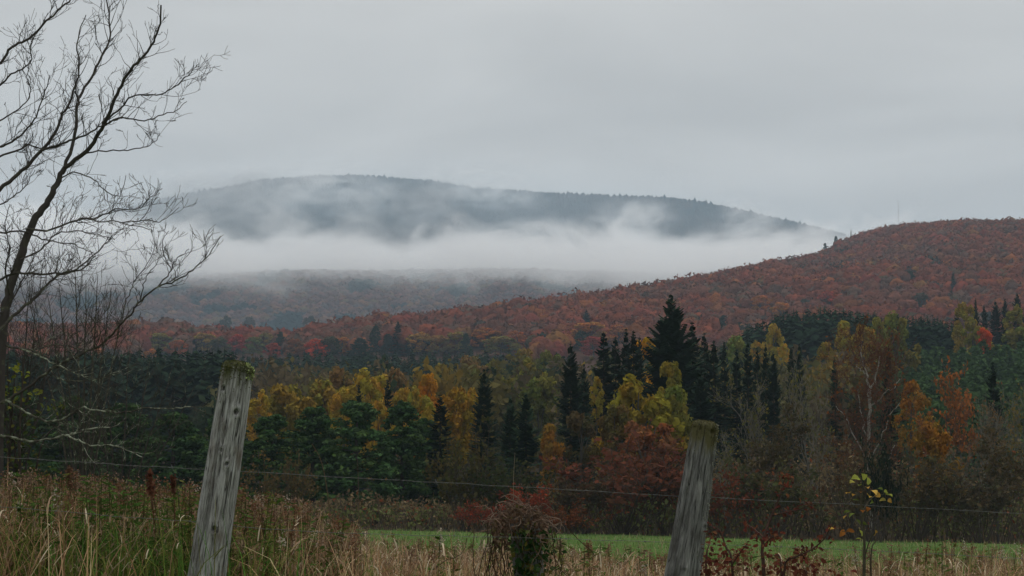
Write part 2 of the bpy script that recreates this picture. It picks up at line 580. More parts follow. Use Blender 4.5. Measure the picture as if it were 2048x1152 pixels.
def lump_protos(k, sub, flaps, seed):
    """Small rounded crowns with a ragged outline, unit radius, base at z = -0.8."""
    r = np.random.default_rng(seed); out = []
    V0, F0 = ico(sub)
    for _ in range(k):
        V = V0 * (1 + r.uniform(-0.26, 0.26, (len(V0), 1)))
        V[:, 2] *= r.uniform(0.8, 1.1)
        VV, FF, n = [V], [F0], len(V)
        d = rand_unit(r, flaps); d[:, 2] = np.abs(d[:, 2]) * 0.9; d = rot_rows(d)
        c = d * r.uniform(0.85, 1.12, (flaps, 1))
        a = rand_unit(r, flaps) * r.uniform(0.14, 0.28, (flaps, 1)); b = rot_rows(np.cross(d, a)) * 0.2
        T = np.stack([c - a - b * .5, c + a - b * .5, c + b + d * .12], 1).reshape(-1, 3)
        VV.append(T); FF.append(np.arange(flaps * 3).reshape(-1, 3) + n)
        out.append((np.concatenate(VV), np.concatenate(FF)))
    return out


def cone_protos(k, tiers, sides, seed, flare=1.0):
    """Small conifers: stacked ragged cones, height 1, base radius about 0.25."""
    r = np.random.default_rng(seed); out = []
    for _ in range(k):
        VV, FF, n = [], [], 0
        for t in range(tiers):
            z0 = t / tiers * 0.86; z1 = min(1.0, z0 + 1.55 / tiers) if t < tiers - 1 else 1.0
            R = 0.25 * flare * (1 - t / tiers * 0.86)
            ang = np.arange(sides) / sides * 2 * math.pi + r.uniform(0, 6)
            rr = R * r.uniform(0.6, 1.25, sides)
            ring = np.stack([np.cos(ang) * rr, np.sin(ang) * rr, z0 + r.uniform(-.04, .04, sides)], -1)
            VV.append(np.vstack([ring, [[r.uniform(-.01, .01), r.uniform(-.01, .01), z1]]]))
            j = np.arange(sides)
            FF.append(np.stack([j, (j + 1) % sides, np.full(sides, sides)], -1) + n); n += sides + 1
        out.append((np.concatenate(VV), np.concatenate(FF)))
    return out


def scatter_mesh(mb, protos, P, S, C, rng, vary=0.12):
    """Copies protos to points P (n,3), scale S (n,3), colour C (n,3), with a random turn."""
    which = rng.integers(0, len(protos), len(P)); a = rng.uniform(0, 2 * math.pi, len(P))
    for k, (V, F) in enumerate(protos):
        i = np.where(which == k)[0]
        if not len(i): continue
        ca, sa = np.cos(a[i])[:, None], np.sin(a[i])[:, None]
        X = V[None, :, 0] * ca - V[None, :, 1] * sa; Yv = V[None, :, 0] * sa + V[None, :, 1] * ca
        Z = np.broadcast_to(V[None, :, 2], X.shape)
        W = np.stack([X, Yv, Z], -1) * S[i][:, None] + P[i][:, None]
        FF = (F[None] + (np.arange(len(i)) * len(V))[:, None, None]).reshape(-1, F.shape[1])
        CC = C[i][:, None] * (1 + rng.uniform(-vary, vary, (len(i), len(V), 1)))
        mb.add(W.reshape(-1, 3), FF, CC.reshape(-1, 3))


def jitter_grid(x0, x1, y0, y1, s, rng):
    xs = np.arange(x0, x1, s); ys = np.arange(y0, y1, s)
    X, Y = np.meshgrid(xs, ys); X = X + (np.arange(len(ys)) % 2)[:, None] * s * .5
    X = X.ravel() + rng.uniform(-.42, .42, X.size) * s; Y = Y.ravel() + rng.uniform(-.42, .42, Y.size) * s
    return X, Y


def px_of(x, y):
    return 1024 + FPX * x / (y * math.cos(PITCH)) * 1.0


def palette(rng, n, cols, w):
    w = np.array(w, float); w /= w.sum()
    return np.array(cols)[rng.choice(len(cols), n, p=w)]


# the mountain's conifers and the mauve woods on its lower slope
r = np.random.default_rng(11)
mb = MB()
x, y = jitter_grid(-1250, 1000, 3260, 4225, 11.0, r)
k = (np.abs(x) < 0.33 * y); x, y = x[k], y[k]
z = mount_z(x, y)
h = r.uniform(7, 13, len(x)) * (1 + 0.35 * (r.random(len(x)) > 0.93))
mix = fbm(x / 160, y / 160)
con = np.array([0.018, 0.032, 0.040]); dec = np.array([0.085, 0.062, 0.052])
t = sstep(0.48, 0.66, mix + r.uniform(-.1, .1, len(x)))[:, None] * 0.7
C = con * (1 - t) + dec * t
scatter_mesh(mb, cone_protos(6, 2, 5, 3, 2.1), np.stack([x, y, z - .5], -1), np.stack([h, h, h], -1), C * r.uniform(.75, 1.3, (len(x), 1)), r)
x, y = jitter_grid(-900, 640, 1850, 2560, 9.5, r)
k = (np.abs(x) < 0.31 * y); x, y = x[k], y[k]
z = mount_z(x, y)
s = r.uniform(4.2, 7.2, len(x))
C = palette(r, len(x), [(.15, .066, .05), (.12, .066, .056), (.17, .085, .045), (.095, .07, .064), (.12, .085, .04)], [4, 4, 2, 3, 1])
pine = fbm(x / 60 + 40, y / 120) > 0.63
C[pine] = np.array([.02, .034, .034])
scatter_mesh(mb, lump_protos(6, 1, 8, 5), np.stack([x, y, z + s * .5], -1), np.stack([s, s, s * .95], -1), C * r.uniform(.75, 1.25, (len(x), 1)), r)
tag(mb.build('mountain_forest', M_WOODLAND, smooth=True), 'dark conifers and bare hardwoods clothing the fogged mountain', 'forest', kind='stuff')

# ------------------------------------------------------------------ tree prototypes (height 10, base at the origin)
WHITE = np.array([1.0, 1, 1])


def branch_paths(rng, start, d, length, rad, depth, spread=0.6, up=0.12, kids=(4, 6), seg=6, wob=0.18, shrink=(.45, .7), tmin=.3):
    """Recursive limbs: a list of (points, radii, depth)."""
    out = []
    pts = [np.array(start, float)]; d = np.array(d, float); d /= np.linalg.norm(d)
    for s in range(seg):
        d = d + rng.normal(size=3) * wob + np.array([0, 0, up]); d /= np.linalg.norm(d)
        pts.append(pts[-1] + d * length / seg)
    pts = np.array(pts); rad_ = rad * np.linspace(1, .28, len(pts))
    out.append((pts, rad_, depth))
    if depth > 0:
        for _ in range(rng.integers(kids[0], kids[1] + 1)):
            t = rng.uniform(tmin, 1.0) * (seg - .01); i = int(t); p = pts[i] + (pts[i + 1] - pts[i]) * (t - i)
            base = pts[i + 1] - pts[i]; base /= np.linalg.norm(base)
            side = rng.normal(size=3); side -= base * side.dot(base); side /= np.linalg.norm(side)
            nd = base * (1 - spread * .5) + side * spread * rng.uniform(.7, 1.3)
            out += branch_paths(rng, p, nd, length * rng.uniform(*shrink), rad_[i] * .62, depth - 1, spread, up, kids, max(3, seg - 1), wob, shrink, tmin)
    return out


def leaf_cloud(mb, rng, cen, rad, n, size, cols, flat=0.0, squash=1.0):
    """n leaves on the shells of clumps (centres cen, radii rad)."""
    cen = np.asarray(cen, float); k = rng.integers(0, len(cen), n)
    d = rand_unit(rng, n)
    rr = np.asarray(rad)[k][:, None] * rng.uniform(.45, 1.08, (n, 1))
    P = cen[k] + d * rr * np.array([1, 1, squash])
    nrm = rot_rows(d + rng.normal(size=(n, 3)) * .7 + np.array([0, 0, flat]))
    a = rot_rows(np.cross(nrm, rand_unit(rng, n))); b = np.cross(nrm, a)
    s = size * rng.uniform(.6, 1.35, (n, 1))
    tint = np.asarray(cols)[rng.integers(0, len(cols), len(cen))][k] * rng.uniform(.72, 1.28, (n, 1))
    quads(mb, P, a * s * .62, b * s, tint)


BROAD_TINTS = [(1, 1, 1), (1.18, 1.06, .9), (.82, .9, .8), (1.1, .92, .8), (.9, 1.05, .9)]


def broadleaf(seed, shape='round', nclump=42, nleaf=3600, size=.24, dense=1.0):
    r = np.random.default_rng(seed)
    tr = MB()
    trunk = resample([(0, 0, 0), (r.uniform(-.1, .1), r.uniform(-.1, .1), 2.5), (r.uniform(-.25, .25), r.uniform(-.25, .25), 5.5), (r.uniform(-.3, .3), r.uniform(-.3, .3), 8.8)], 9)
    tube(tr, trunk, np.linspace(.17, .035, 9), 6)
    cen, rad = [], []
    for i in range(nclump):
        t = r.uniform(.0, 1) ** .85
        z = 1.9 + 7.2 * t
        if shape == 'round': R = 3.0 * math.sin(math.pi * (0.14 + .80 * t)) ** .8
        elif shape == 'oval': R = 2.1 * math.sin(math.pi * (0.12 + .82 * t)) ** .9
        elif shape == 'cone': R = 2.9 * (1.02 - t) ** .75
        else: R = 2.7 * (.35 + .65 * t) * math.sin(math.pi * (.18 + .74 * t)) ** .4
        a = r.uniform(0, 2 * math.pi); q = R * math.sqrt(r.uniform(.12, 1))
        cen.append((math.cos(a) * q, math.sin(a) * q, z)); rad.append(r.uniform(.5, 1.0) * (1.1 - .35 * t))
    cen = np.array(cen); rad = np.array(rad)
    for i in r.choice(len(cen), 12, replace=False):
        z0 = max(1.2, cen[i][2] * .55); j = np.argmin(abs(trunk[:, 2] - z0)); p0 = trunk[j]
        mid = (p0 + cen[i]) / 2 + r.normal(size=3) * .15
        tube(tr, resample([p0, mid, cen[i]], 5), np.linspace(.075, .02, 5), 4)
    cr = MB()
    leaf_cloud(cr, r, cen, rad, int(nleaf * dense), size, BROAD_TINTS, .25)
    return tr.mesh('trunk', M_FARBARK), cr.mesh('crown', M_LEAF)


def spruce(seed, tiers=32, per=14, width=2.0, droop=.35, ragged=.3, step_len=1.0, sprays=5):
    r = np.random.default_rng(seed)
    tr = MB(); tube(tr, resample([(0, 0, 0), (.02, 0, 5), (0, 0, 9.95)], 6), np.linspace(.16, .012, 6), 6)
    cr = MB()
    cen, ax, ay, cl = [], [], [], []
    for t in range(tiers):
        f = t / (tiers - 1); z = .7 + 9.1 * f ** .95
        R = width * (1 - math.exp(-(1 - f) * 3.0)) ** 1.1 * (1 if f > .07 else .85) + .05
        tone = r.uniform(.8, 1.2)
        for b in range(max(4, int(per * (1 - .45 * f)))):
            a = r.uniform(0, 2 * math.pi); L = R * r.uniform(1 - ragged, 1 + ragged * .45)
            d = np.array([math.cos(a), math.sin(a), 0]); side = np.array([-math.sin(a), math.cos(a), 0])
            slope = (.55 * f ** 2 - droop * (1 - f)) + r.uniform(-.1, .1)
            zz = z + r.uniform(-.14, .14)
            for s in range(sprays):
                q = (s + .75) / sprays
                c = d * L * q + np.array([0, 0, zz + slope * L * q + .16 * L * q * q])
                w = L * .36 * (1.2 - q) + .10
                ln = L / sprays * .95 + .05
                fwd = d * ln + np.array([0, 0, slope * ln * .7])
                for sg in (-1, 1):
                    cen.append(c + side * sg * w * .55 + np.array([0, 0, -.05 * w]))
                    ax.append(side * sg * w * .62 + np.array([0, 0, -.16 * w]) - fwd * .25); ay.append(fwd * .62 + side * sg * w * .2)
                    cl.append(np.array([1, 1, 1]) * tone * r.uniform(.75, 1.25))
    quads(cr, np.array(cen), np.array(ax), np.array(ay), np.array(cl))
    # leader
    tube(cr, [(0, 0, 9.4), (0, 0, 10)], [.05, .01], 4)
    return tr.mesh('trunk', M_FARBARK), cr.mesh('crown', M_NEEDLE)


def soft_pine(seed, nleaf=14000):
    r = np.random.default_rng(seed)
    tr = MB(); tube(tr, resample([(0, 0, 0), (.05, 0, 5), (0, .05, 9.4)], 6), np.linspace(.2, .03, 6), 6)
    cen, rad = [], []
    for i in range(210):
        t = r.random(); z = .3 + 9.1 * t; R = 3.0 * (1.02 - t) ** .55 * math.sqrt(r.uniform(.1, 1.05))
        a = r.uniform(0, 2 * math.pi)
        cen.append((math.cos(a) * R, math.sin(a) * R, z)); rad.append(r.uniform(.3, .68) * (1.2 - .5 * t))
    cr = MB(); cen = np.array(cen)
    leaf_cloud(cr, r, cen, rad, nleaf, .145, [(1, 1, 1), (.75, .85, .85), (1.25, 1.25, 1.0), (.9, 1.1, .95)], .5, .62)
    for i in range(16):
        c = cen[i]; tube(tr, [(0, 0, c[2] - .3), c], [.05, .02], 4)
    return tr.mesh('trunk', M_FARBARK), cr.mesh('crown', M_NEEDLE)


def bare_crown(seed, leaves=500, spread=.62, up=.16, leaf_size=.15, rad=.16, fork=4):
    """A leafless hardwood: limbs and a haze of twigs, with the few leaves it still holds."""
    r = np.random.default_rng(seed)
    tr, tw = MB(), MB(); tips = []
    trunk = resample([(0, 0, 0), (r.uniform(-.1, .1), 0, 2.2), (r.uniform(-.3, .3), r.uniform(-.2, .2), 4.6)], 6)
    tube(tr, trunk, np.linspace(rad, rad * .7, 6), 6)
    for f in range(fork):
        a = f / fork * 2 * math.pi + r.uniform(-.5, .5); k = r.integers(2, 6)
        d = (math.cos(a) * r.uniform(.25, .75), math.sin(a) * r.uniform(.25, .75), 1)
        for pts, rd, dep in branch_paths(r, trunk[k], d, r.uniform(4.0, 5.6), rad * .55, 3, spread, up, (4, 6), 6, .13, (.42, .66)):
            if dep >= 2: tube(tr, pts, np.maximum(rd, .022), 4)
            else:
                tube(tw, pts, np.maximum(rd * 1.2, .014), 3)
                tips.append(pts[-1]); tips.append(pts[len(pts) // 2])
    tips = np.array(tips)
    zs = 10 / max(tips[:, 2].max(), 1)
    cr = MB()
    if leaves:
        leaf_cloud(cr, r, tips, np.full(len(tips), .3), leaves, leaf_size, [(1, 1, 1), (1.2, 1, .8), (.8, .8, .8)])
    for q in (tr, tw, cr):
        q.V = [v * np.array([1, 1, zs]) for v in q.V]
    return tr.mesh('trunk', M_FARBARK), tw.mesh('twigs', M_FARBARK), cr.mesh('leaves', M_LEAF) if leaves else None


def shrub(seed, leaves=1500, stems=13, size=.33, spread=1.0):
    """A thicket bush 10 high: arching stems from one root with small leaves."""
    r = np.random.default_rng(seed); tw = MB(); tips = []
    for f in range(stems):
        a = r.uniform(0, 2 * math.pi); q = r.uniform(.15, .8) * spread
        for pts, rd, dep in branch_paths(r, (math.cos(a) * .4, math.sin(a) * .4, 0), (math.cos(a) * q, math.sin(a) * q, 1), r.uniform(6.5, 9.5), .10, 2, .55, .05, (3, 5), 5, .12, (.35, .6)):
            tube(tw, pts, np.maximum(rd, .03), 3); tips += [pts[-1], pts[-2], pts[len(pts) // 2]]
    tips = np.array(tips)
    cr = MB(); leaf_cloud(cr, r, tips, np.full(len(tips), .65), leaves, size, BROAD_TINTS)
    return tw.mesh('stems', M_FARBARK), cr.mesh('leaves', M_LEAF)


PR = {
    'round': [broadleaf(s, 'round') for s in (21, 22, 23)],
    'oval': [broadleaf(s, 'oval', 34, 3000) for s in (31, 32)],
    'wide': [broadleaf(s, 'wide', 46, 3800) for s in (41, 42)],
    'thin': [broadleaf(s, 'round', 40, 1900, .22) for s in (51, 52)],      # half shed
    'spruce': [spruce(s) for s in (61, 62, 63)],
    'spire': [spruce(s, 32, 12, 1.25, .5, .4) for s in (64, 65, 66)],
    'bigspruce': [spruce(67, 27, 20, 2.3, .10, .25, sprays=9)],
    'pine': [soft_pine(s) for s in (71, 72, 73)],
    'bare': [bare_crown(s, 420) for s in (81, 82)],
    'barerust': [bare_crown(s, 1500, leaf_size=.2) for s in (83, 84)],
    'shrub': [shrub(s) for s in (91, 92, 93)],
}
_use = {k: 0 for k in PR}
BARKC = {'spruce': (.05, .04, .033), 'spire': (.05, .04, .033), 'bigspruce': (.05, .04, .033), 'pine': (.05, .042, .036)}


def plant(name, label, cat, kind, px, top, wpx, Y, color, group=None, bark=None, height=None, turn=None, twig=None):
    """One tree: its base stands on the land at distance Y, its top reaches picture height `top`."""
    if Y is None:   # on the hill: find where a tree of this height reaches that direction
        for Yt in np.arange(585, 1500, 4.0):
            p = at(px, top, Yt)
            if p[2] - height <= land_z(p[0], Yt): break
        Y = Yt
    p = at(px, top, Y); z0 = float(land_z(p[0], Y)) - .1
    h = max(p[2] - z0, 1.5); w = wpx * m_per_px(Y)
    i = _use[kind] % len(PR[kind]); _use[kind] += 1
    parts = PR[kind][i]
    e = empty(name, (p[0], Y, z0), label, cat, group)
    natural = {'round': 6.6, 'oval': 5.0, 'wide': 6.4, 'thin': 6.6, 'spruce': 4.2, 'spire': 2.5, 'bigspruce': 4.7, 'pine': 6.4, 'bare': 7.5, 'barerust': 7.5, 'shrub': 9.5}[kind]
    sw = w / natural
    broad = kind in ('round', 'oval', 'wide', 'thin', 'pine')
    if broad: sw *= 1.18 if Y > 560 else 1.32
    if kind == 'spruce': sw *= 1.0
    if kind == 'spire': sw *= 1.6
    cz = min(h / 10, sw * {'oval': 1.5, 'pine': 1.45, 'thin': 1.3}.get(kind, 1.25)) if broad else h / 10
    e.rotation_euler = (0, 0, random.Random(px * 7 + top).uniform(0, 6.28) if turn is None else turn)
    bk = bark or BARKC.get(kind, (.085, .078, .068))
    for me in parts:
        if me is None: continue
        nm = me.name.split('.')[0]
        c = link_child(me, nm, e, color if nm in ('crown', 'leaves') else (twig or bk) if nm == 'twigs' else bk)
        if nm == 'crown':
            c.scale = (sw, sw, cz); c.location = (0, 0, h - 10 * cz)
        else:
            c.scale = (sw, sw, h / 10)
    return e


# colours of the crowns (albedo)
YEL, ORY, ORG = (.30, .225, .040), (.34, .215, .035), (.36, .13, .03)
OLV, OLG, TAN = (.19, .155, .035), (.13, .13, .036), (.17, .115, .055)
LIME, RED, RUST = (.19, .19, .04), (.34, .055, .03), (.22, .07, .035)
GRB, SPR, SPG = (.10, .078, .058), (.025, .041, .027), (.034, .058, .033)
PIN, PIN2 = (.046, .078, .030), (.062, .105, .040)

# ------------------------------------------------------------------ the woods behind the meadow, tree by tree
# kind, name, category, px, top, width px, Y (None = on the hill), colour, label [, height for the hill]
TREES = [
    # spruces
    ('bigspruce', 'spruce_tree', 'spruce', 1342, 588, 178, 155, (.030, .052, .031), 'tallest spruce, broad tiered branches standing out against the red hill'),
    ('spire', 'spruce_tree', 'spruce', 1384, 642, 62, 158, SPR, 'dark spruce at the right shoulder of the tallest spruce'),
    ('spruce', 'spruce_tree', 'spruce', 1141, 684, 92, 150, SPR, 'lone pointed spruce standing left of the dark spruce clump'),
    ('spruce', 'spruce_tree', 'spruce', 1168, 728, 60, 152, SPR, 'shorter spruce tucked against the lone pointed spruce'),
    ('spire', 'spruce_tree', 'spruce', 1207, 664, 62, 160, SPR, 'leftmost tall column spruce of the dark clump beside the tallest spruce'),
    ('spire', 'spruce_tree', 'spruce', 1231, 672, 48, 164, SPR, 'dark spruce second from left in the dark spruce clump'),
    ('spire', 'spruce_tree', 'spruce', 1252, 655, 38, 166, SPR, 'thinnest spire of the dark spruce clump left of the tallest spruce'),
    ('spire', 'spruce_tree', 'spruce', 1267, 660, 46, 163, SPR, 'dark spruce next to the thinnest spire of the clump'),
    ('spire', 'spruce_tree', 'spruce', 1279, 672, 36, 167, SPR, 'dark spruce in front of the bright yellow tree by the tallest spruce'),
    ('spire', 'spruce_tree', 'spruce', 1408, 664, 46, 168, SPR, 'narrow spruce just right of the tallest spruce and its dark neighbour'),
    ('spire', 'spruce_tree', 'spruce', 1427, 680, 50, 160, SPR, 'low dark spruce left of the pale green poplar'),
    ('spruce', 'spruce_tree', 'spruce', 1400, 740, 95, 148, SPR, 'bushy dark spruce filling the gap right of the yellow green tree'),
    ('spire', 'spruce_tree', 'spruce', 1448, 682, 30, 172, SPR, 'slim spruce spire at the foot of the pale green poplar'),
    ('spire', 'spruce_tree', 'spruce', 1473, 697, 36, 168, SPR, 'slim spruce spire in front of the pale green poplar'),
    ('spire', 'spruce_tree', 'spruce', 1495, 678, 34, 170, SPR, 'slim spruce spire left of the yellow poplars on the knoll'),
    ('spire', 'spruce_tree', 'spruce', 1514, 692, 30, 168, SPR, 'short spruce spire below the left yellow poplar on the knoll'),
    ('spire', 'spruce_tree', 'spruce', 1531, 686, 28, 170, SPR, 'short spruce spire below the tall yellow poplar on the knoll'),
    ('spruce', 'spruce_tree', 'spruce', 1546, 700, 60, 166, SPR, 'wider spruce at the foot of the tall yellow poplar on the knoll'),
    ('spire', 'spruce_tree', 'spruce', 1582, 692, 30, 168, SPR, 'slim spruce right of the small round yellow poplar'),
    ('spire', 'spruce_tree', 'spruce', 1598, 686, 32, 170, SPR, 'slim spruce rising behind the grey bare trees'),
    ('spire', 'spruce_tree', 'spruce', 1669, 712, 30, 160, SPR, 'dark spire between the grey bare trees and the white birch'),
    ('spire', 'spruce_tree', 'spruce', 1776, 694, 44, 146, SPR, 'dark spruce spire behind the white barked birch'),
    ('spire', 'spruce_tree', 'spruce', 1985, 722, 40, 150, SPR, 'dark spire right of the orange brown maple'),
    ('spruce', 'spruce_tree', 'spruce', 968, 738, 84, 140, SPR, 'dark pointed spruce right of the tall yellow poplar'),
    ('spire', 'spruce_tree', 'spruce', 880, 788, 50, 134, SPR, 'thin black green spruce in front of the yellow poplars'),
    ('spruce', 'spruce_tree', 'spruce', 1052, 784, 92, 130, SPG, 'low dark spruce left of the red bushes'),
    ('spruce', 'spruce_tree', 'spruce', 1020, 790, 70, 136, SPG, 'low dark spruce between two others above the vine covered post'),
    ('spire', 'spruce_tree', 'spruce', 718, 768, 26, 165, SPR, 'tiny dark spire among the olive yellow poplars'),
    ('spire', 'spruce_tree', 'spruce', 775, 758, 34, 160, SPR, 'dark spire between the yellow poplar and the bright orange one'),
    ('spruce', 'spruce_tree', 'spruce', 1951, 596, 26, 372, SPR, 'single small spruce beside the yellow poplar on the skyline of the knoll'),
    ('spruce', 'spruce_tree', 'spruce', 1968, 612, 34, 385, SPR, 'dark spruce at the left end of the clump on the far right knoll'),
    ('spruce', 'spruce_tree', 'spruce', 1990, 600, 42, 388, SPR, 'dark spruce second in the clump on the far right knoll'),
    ('spruce', 'spruce_tree', 'spruce', 2010, 597, 38, 385, SPR, 'dark spruce third in the clump on the far right knoll'),
    ('spruce', 'spruce_tree', 'spruce', 2034, 586, 46, 390, SPR, 'tallest dark spruce of the clump on the far right knoll'),
    ('spruce', 'spruce_tree', 'spruce', 2060, 592, 46, 390, SPR, 'dark spruce cut by the right picture edge on the far knoll'),
    ('spruce', 'spruce_tree', 'spruce', 1913, 622, 30, 380, SPR, 'dark spruce at the left foot of the yellow poplar on the knoll skyline'),
    # soft green pines along the left
    ('pine', 'pine_tree', 'pine', 715, 788, 165, 128, PIN2, 'bushy green pine, the brightest of the row under the yellow poplars'),
    ('pine', 'pine_tree', 'pine', 628, 802, 150, 131, PIN, 'dark green pine left of the brightest pine'),
    ('pine', 'pine_tree', 'pine', 806, 790, 130, 133, PIN, 'dark green pine right of the brightest pine'),
    ('pine', 'pine_tree', 'pine', 545, 818, 150, 128, PIN, 'dark green pine just right of the weathered left post'),
    ('pine', 'pine_tree', 'pine', 850, 826, 95, 136, PIN, 'small dark pine at the foot of the bright orange poplar'),
    ('pine', 'pine_tree', 'pine', 450, 806, 150, 132, PIN, 'dark green pine half hidden behind the weathered left post'),
    ('pine', 'pine_tree', 'pine', 350, 812, 170, 127, PIN, 'dark green pine left of the weathered left post'),
    ('pine', 'pine_tree', 'pine', 250, 795, 170, 130, PIN, 'dark green pine behind the lichen covered lower branches'),
    ('pine', 'pine_tree', 'pine', 145, 780, 190, 128, PIN, 'dark green pine second from the left picture edge'),
    ('pine', 'pine_tree', 'pine', 30, 760, 190, 131, PIN, 'dark green pine at the left picture edge behind the bare tree'),
    # yellow and olive poplars, centre left
    ('round', 'poplar_tree', 'poplar', 520, 776, 56, 172, ORY, 'small orange yellow poplar just right of the weathered post top'),
    ('round', 'poplar_tree', 'poplar', 578, 757, 112, 178, (.21, .15, .03), 'broad olive gold poplar right of the weathered post'),
    ('round', 'poplar_tree', 'poplar', 646, 748, 92, 182, (.20, .15, .035), 'olive gold poplar between the broad one and the brown topped one'),
    ('thin', 'poplar_tree', 'poplar', 683, 722, 100, 196, TAN, 'brownish half bare poplar left of the bright yellow poplar'),
    ('round', 'poplar_tree', 'poplar', 724, 731, 104, 180, (.29, .20, .03), 'bright yellow rounded poplar above the green pines'),
    ('oval', 'poplar_tree', 'poplar', 764, 738, 70, 184, ORY, 'orange tinged poplar at the right side of the bright yellow one'),
    ('thin', 'poplar_tree', 'poplar', 792, 725, 96, 200, TAN, 'grey brown half bare tree behind the orange tinged poplar'),
    ('round', 'poplar_tree', 'poplar', 686, 770, 54, 168, ORY, 'small orange crown in front of the bright yellow poplar'),
    ('oval', 'poplar_tree', 'poplar', 757, 790, 54, 158, ORY, 'small deep yellow poplar rising between two green pines'),
    ('oval', 'poplar_tree', 'poplar', 853, 738, 56, 172, (.42, .19, .022), 'brightest orange poplar crown of the row'),
    ('round', 'poplar_tree', 'poplar', 806, 769, 54, 168, ORY, 'small orange crown left of the brightest orange poplar'),
    ('round', 'poplar_tree', 'poplar', 835, 768, 56, 164, YEL, 'olive yellow crown under the brightest orange poplar'),
    ('wide', 'poplar_tree', 'poplar', 914, 764, 80, 150, (.28, .175, .028), 'tall golden poplar left of the dark pointed spruce'),
    ('oval', 'poplar_tree', 'poplar', 944, 768, 40, 152, ORY, 'orange edged poplar touching the dark pointed spruce'),
    ('oval', 'poplar_tree', 'poplar', 861, 798, 34, 140, YEL, 'narrow pale yellow sapling beside the thin black green spruce'),
    ('round', 'poplar_tree', 'poplar', 945, 702, 76, 300, TAN, 'tan orange crown against the dark plantation'),
    ('round', 'poplar_tree', 'poplar', 888, 720, 66, 285, OLV, 'olive crown left of the tan orange crown at the plantation edge'),
    ('round', 'poplar_tree', 'poplar', 992, 713, 50, 300, OLV, 'olive crown right of the tan orange crown at the plantation edge'),
    ('round', 'poplar_tree', 'poplar', 1046, 690, 66, 330, (.19, .13, .04), 'gold brown crown at the right end of the dark plantation'),
    ('round', 'poplar_tree', 'poplar', 1098, 694, 66, 320, OLG, 'dull green crown left of the lone pointed spruce tip'),
    ('round', 'poplar_tree', 'poplar', 1064, 711, 90, 262, OLV, 'broad olive yellow crown left of the lone pointed spruce'),
    ('thin', 'poplar_tree', 'poplar', 1010, 742, 90, 235, OLG, 'dull olive crown right of the dark pointed spruce'),
    ('round', 'poplar_tree', 'poplar', 1080, 745, 110, 205, OLG, 'large green olive tree below the broad olive yellow crown'),
    ('thin', 'poplar_tree', 'poplar', 945, 728, 70, 240, OLG, 'faded green crown behind the dark pointed spruce'),
    # around the tall spruces
    ('round', 'poplar_tree', 'poplar', 1290, 668, 54, 182, (.40, .22, .02), 'bright yellow tree glowing behind the left side of the tallest spruce'),
    ('oval', 'poplar_tree', 'poplar', 1338, 710, 66, 137, (.19, .16, .03), 'yellow green crown top in front of the tallest spruce'),
    ('round', 'poplar_tree', 'poplar', 1272, 741, 150, 131, (.23, .17, .026), 'large mustard yellow tree in front of the spruce clump'),
    ('oval', 'poplar_tree', 'poplar', 1352, 758, 72, 133, (.13, .135, .032), 'greener tree at the right of the large mustard yellow tree'),
    ('oval', 'poplar_tree', 'poplar', 1193, 748, 26, 156, YEL, 'sliver of yellow crown between the lone spruce and the clump'),
    ('wide', 'maple_tree', 'maple', 1302, 826, 140, 119, (.20, .082, .038), 'red orange young maple below the large mustard yellow tree'),
    ('round', 'maple_tree', 'maple', 1232, 800, 80, 122, (.12, .085, .035), 'brown olive young tree left of the red orange maple'),
    ('thin', 'maple_tree', 'maple', 1160, 812, 110, 124, (.075, .06, .035), 'dull brown half bare tree below the lone pointed spruce'),
    ('oval', 'maple_tree', 'maple', 1102, 840, 46, 121, (.22, .115, .028), 'small orange brown tree left of the dull brown one'),
    # the knoll on the right
    ('round', 'poplar_tree', 'poplar', 1472, 664, 58, 300, (.14, .16, .045), 'pale green poplar at the left end of the dark knoll'),
    ('oval', 'poplar_tree', 'poplar', 1546, 638, 50, 332, YEL, 'tall yellow poplar in front of the dark knoll'),
    ('round', 'poplar_tree', 'poplar', 1515, 678, 34, 318, ORY, 'small yellow poplar at the left foot of the tall yellow one on the knoll'),
    ('round', 'poplar_tree', 'poplar', 1566, 684, 26, 318, (.42, .27, .03), 'small round bright yellow poplar right of the tall one on the knoll'),
    ('oval', 'poplar_tree', 'poplar', 1690, 634, 44, 305, (.27, .20, .03), 'yellow poplar at the left of the middle group on the knoll'),
    ('round', 'poplar_tree', 'poplar', 1727, 643, 54, 302, (.27, .17, .03), 'golden poplar in the middle group on the knoll'),
    ('oval', 'poplar_tree', 'poplar', 1753, 626, 44, 308, LIME, 'greenish poplar behind the golden one on the knoll'),
    ('round', 'poplar_tree', 'poplar', 1786, 618, 84, 312, (.15, .14, .032), 'large olive poplar at the right of the middle group on the knoll'),
    ('round', 'poplar_tree', 'poplar', 1650, 680, 38, 285, (.25, .17, .03), 'small dull yellow poplar below the dark knoll'),
    ('round', 'poplar_tree', 'poplar', 1928, 600, 46, 365, (.24, .17, .03), 'yellow poplar on the skyline of the knoll beside a small spruce'),
    ('round', 'poplar_tree', 'poplar', 1945, 630, 60, 356, (.21, .17, .03), 'olive yellow poplar behind the little scarlet tree'),
    ('round', 'maple_tree', 'maple', 1967, 651, 32, 353, (.48, .075, .02), 'little scarlet tree above the green plantation'),
    ('round', 'poplar_tree', 'poplar', 2036, 648, 70, 353, (.14, .14, .035), 'olive crown at the right picture edge above the green plantation'),
    ('round', 'poplar_tree', 'poplar', 2030, 606, 40, 378, OLV, 'olive crown among the spruces on the far right knoll'),
    # front edge of the wood on the right
    ('bare', 'bare_hardwood', 'tree', 1505, 744, 150, 124, OLG, 'grey bare tree right of the second fence post'),
    ('bare', 'bare_hardwood', 'tree', 1622, 702, 140, 128, OLG, 'taller grey bare tree left of the white barked birch'),
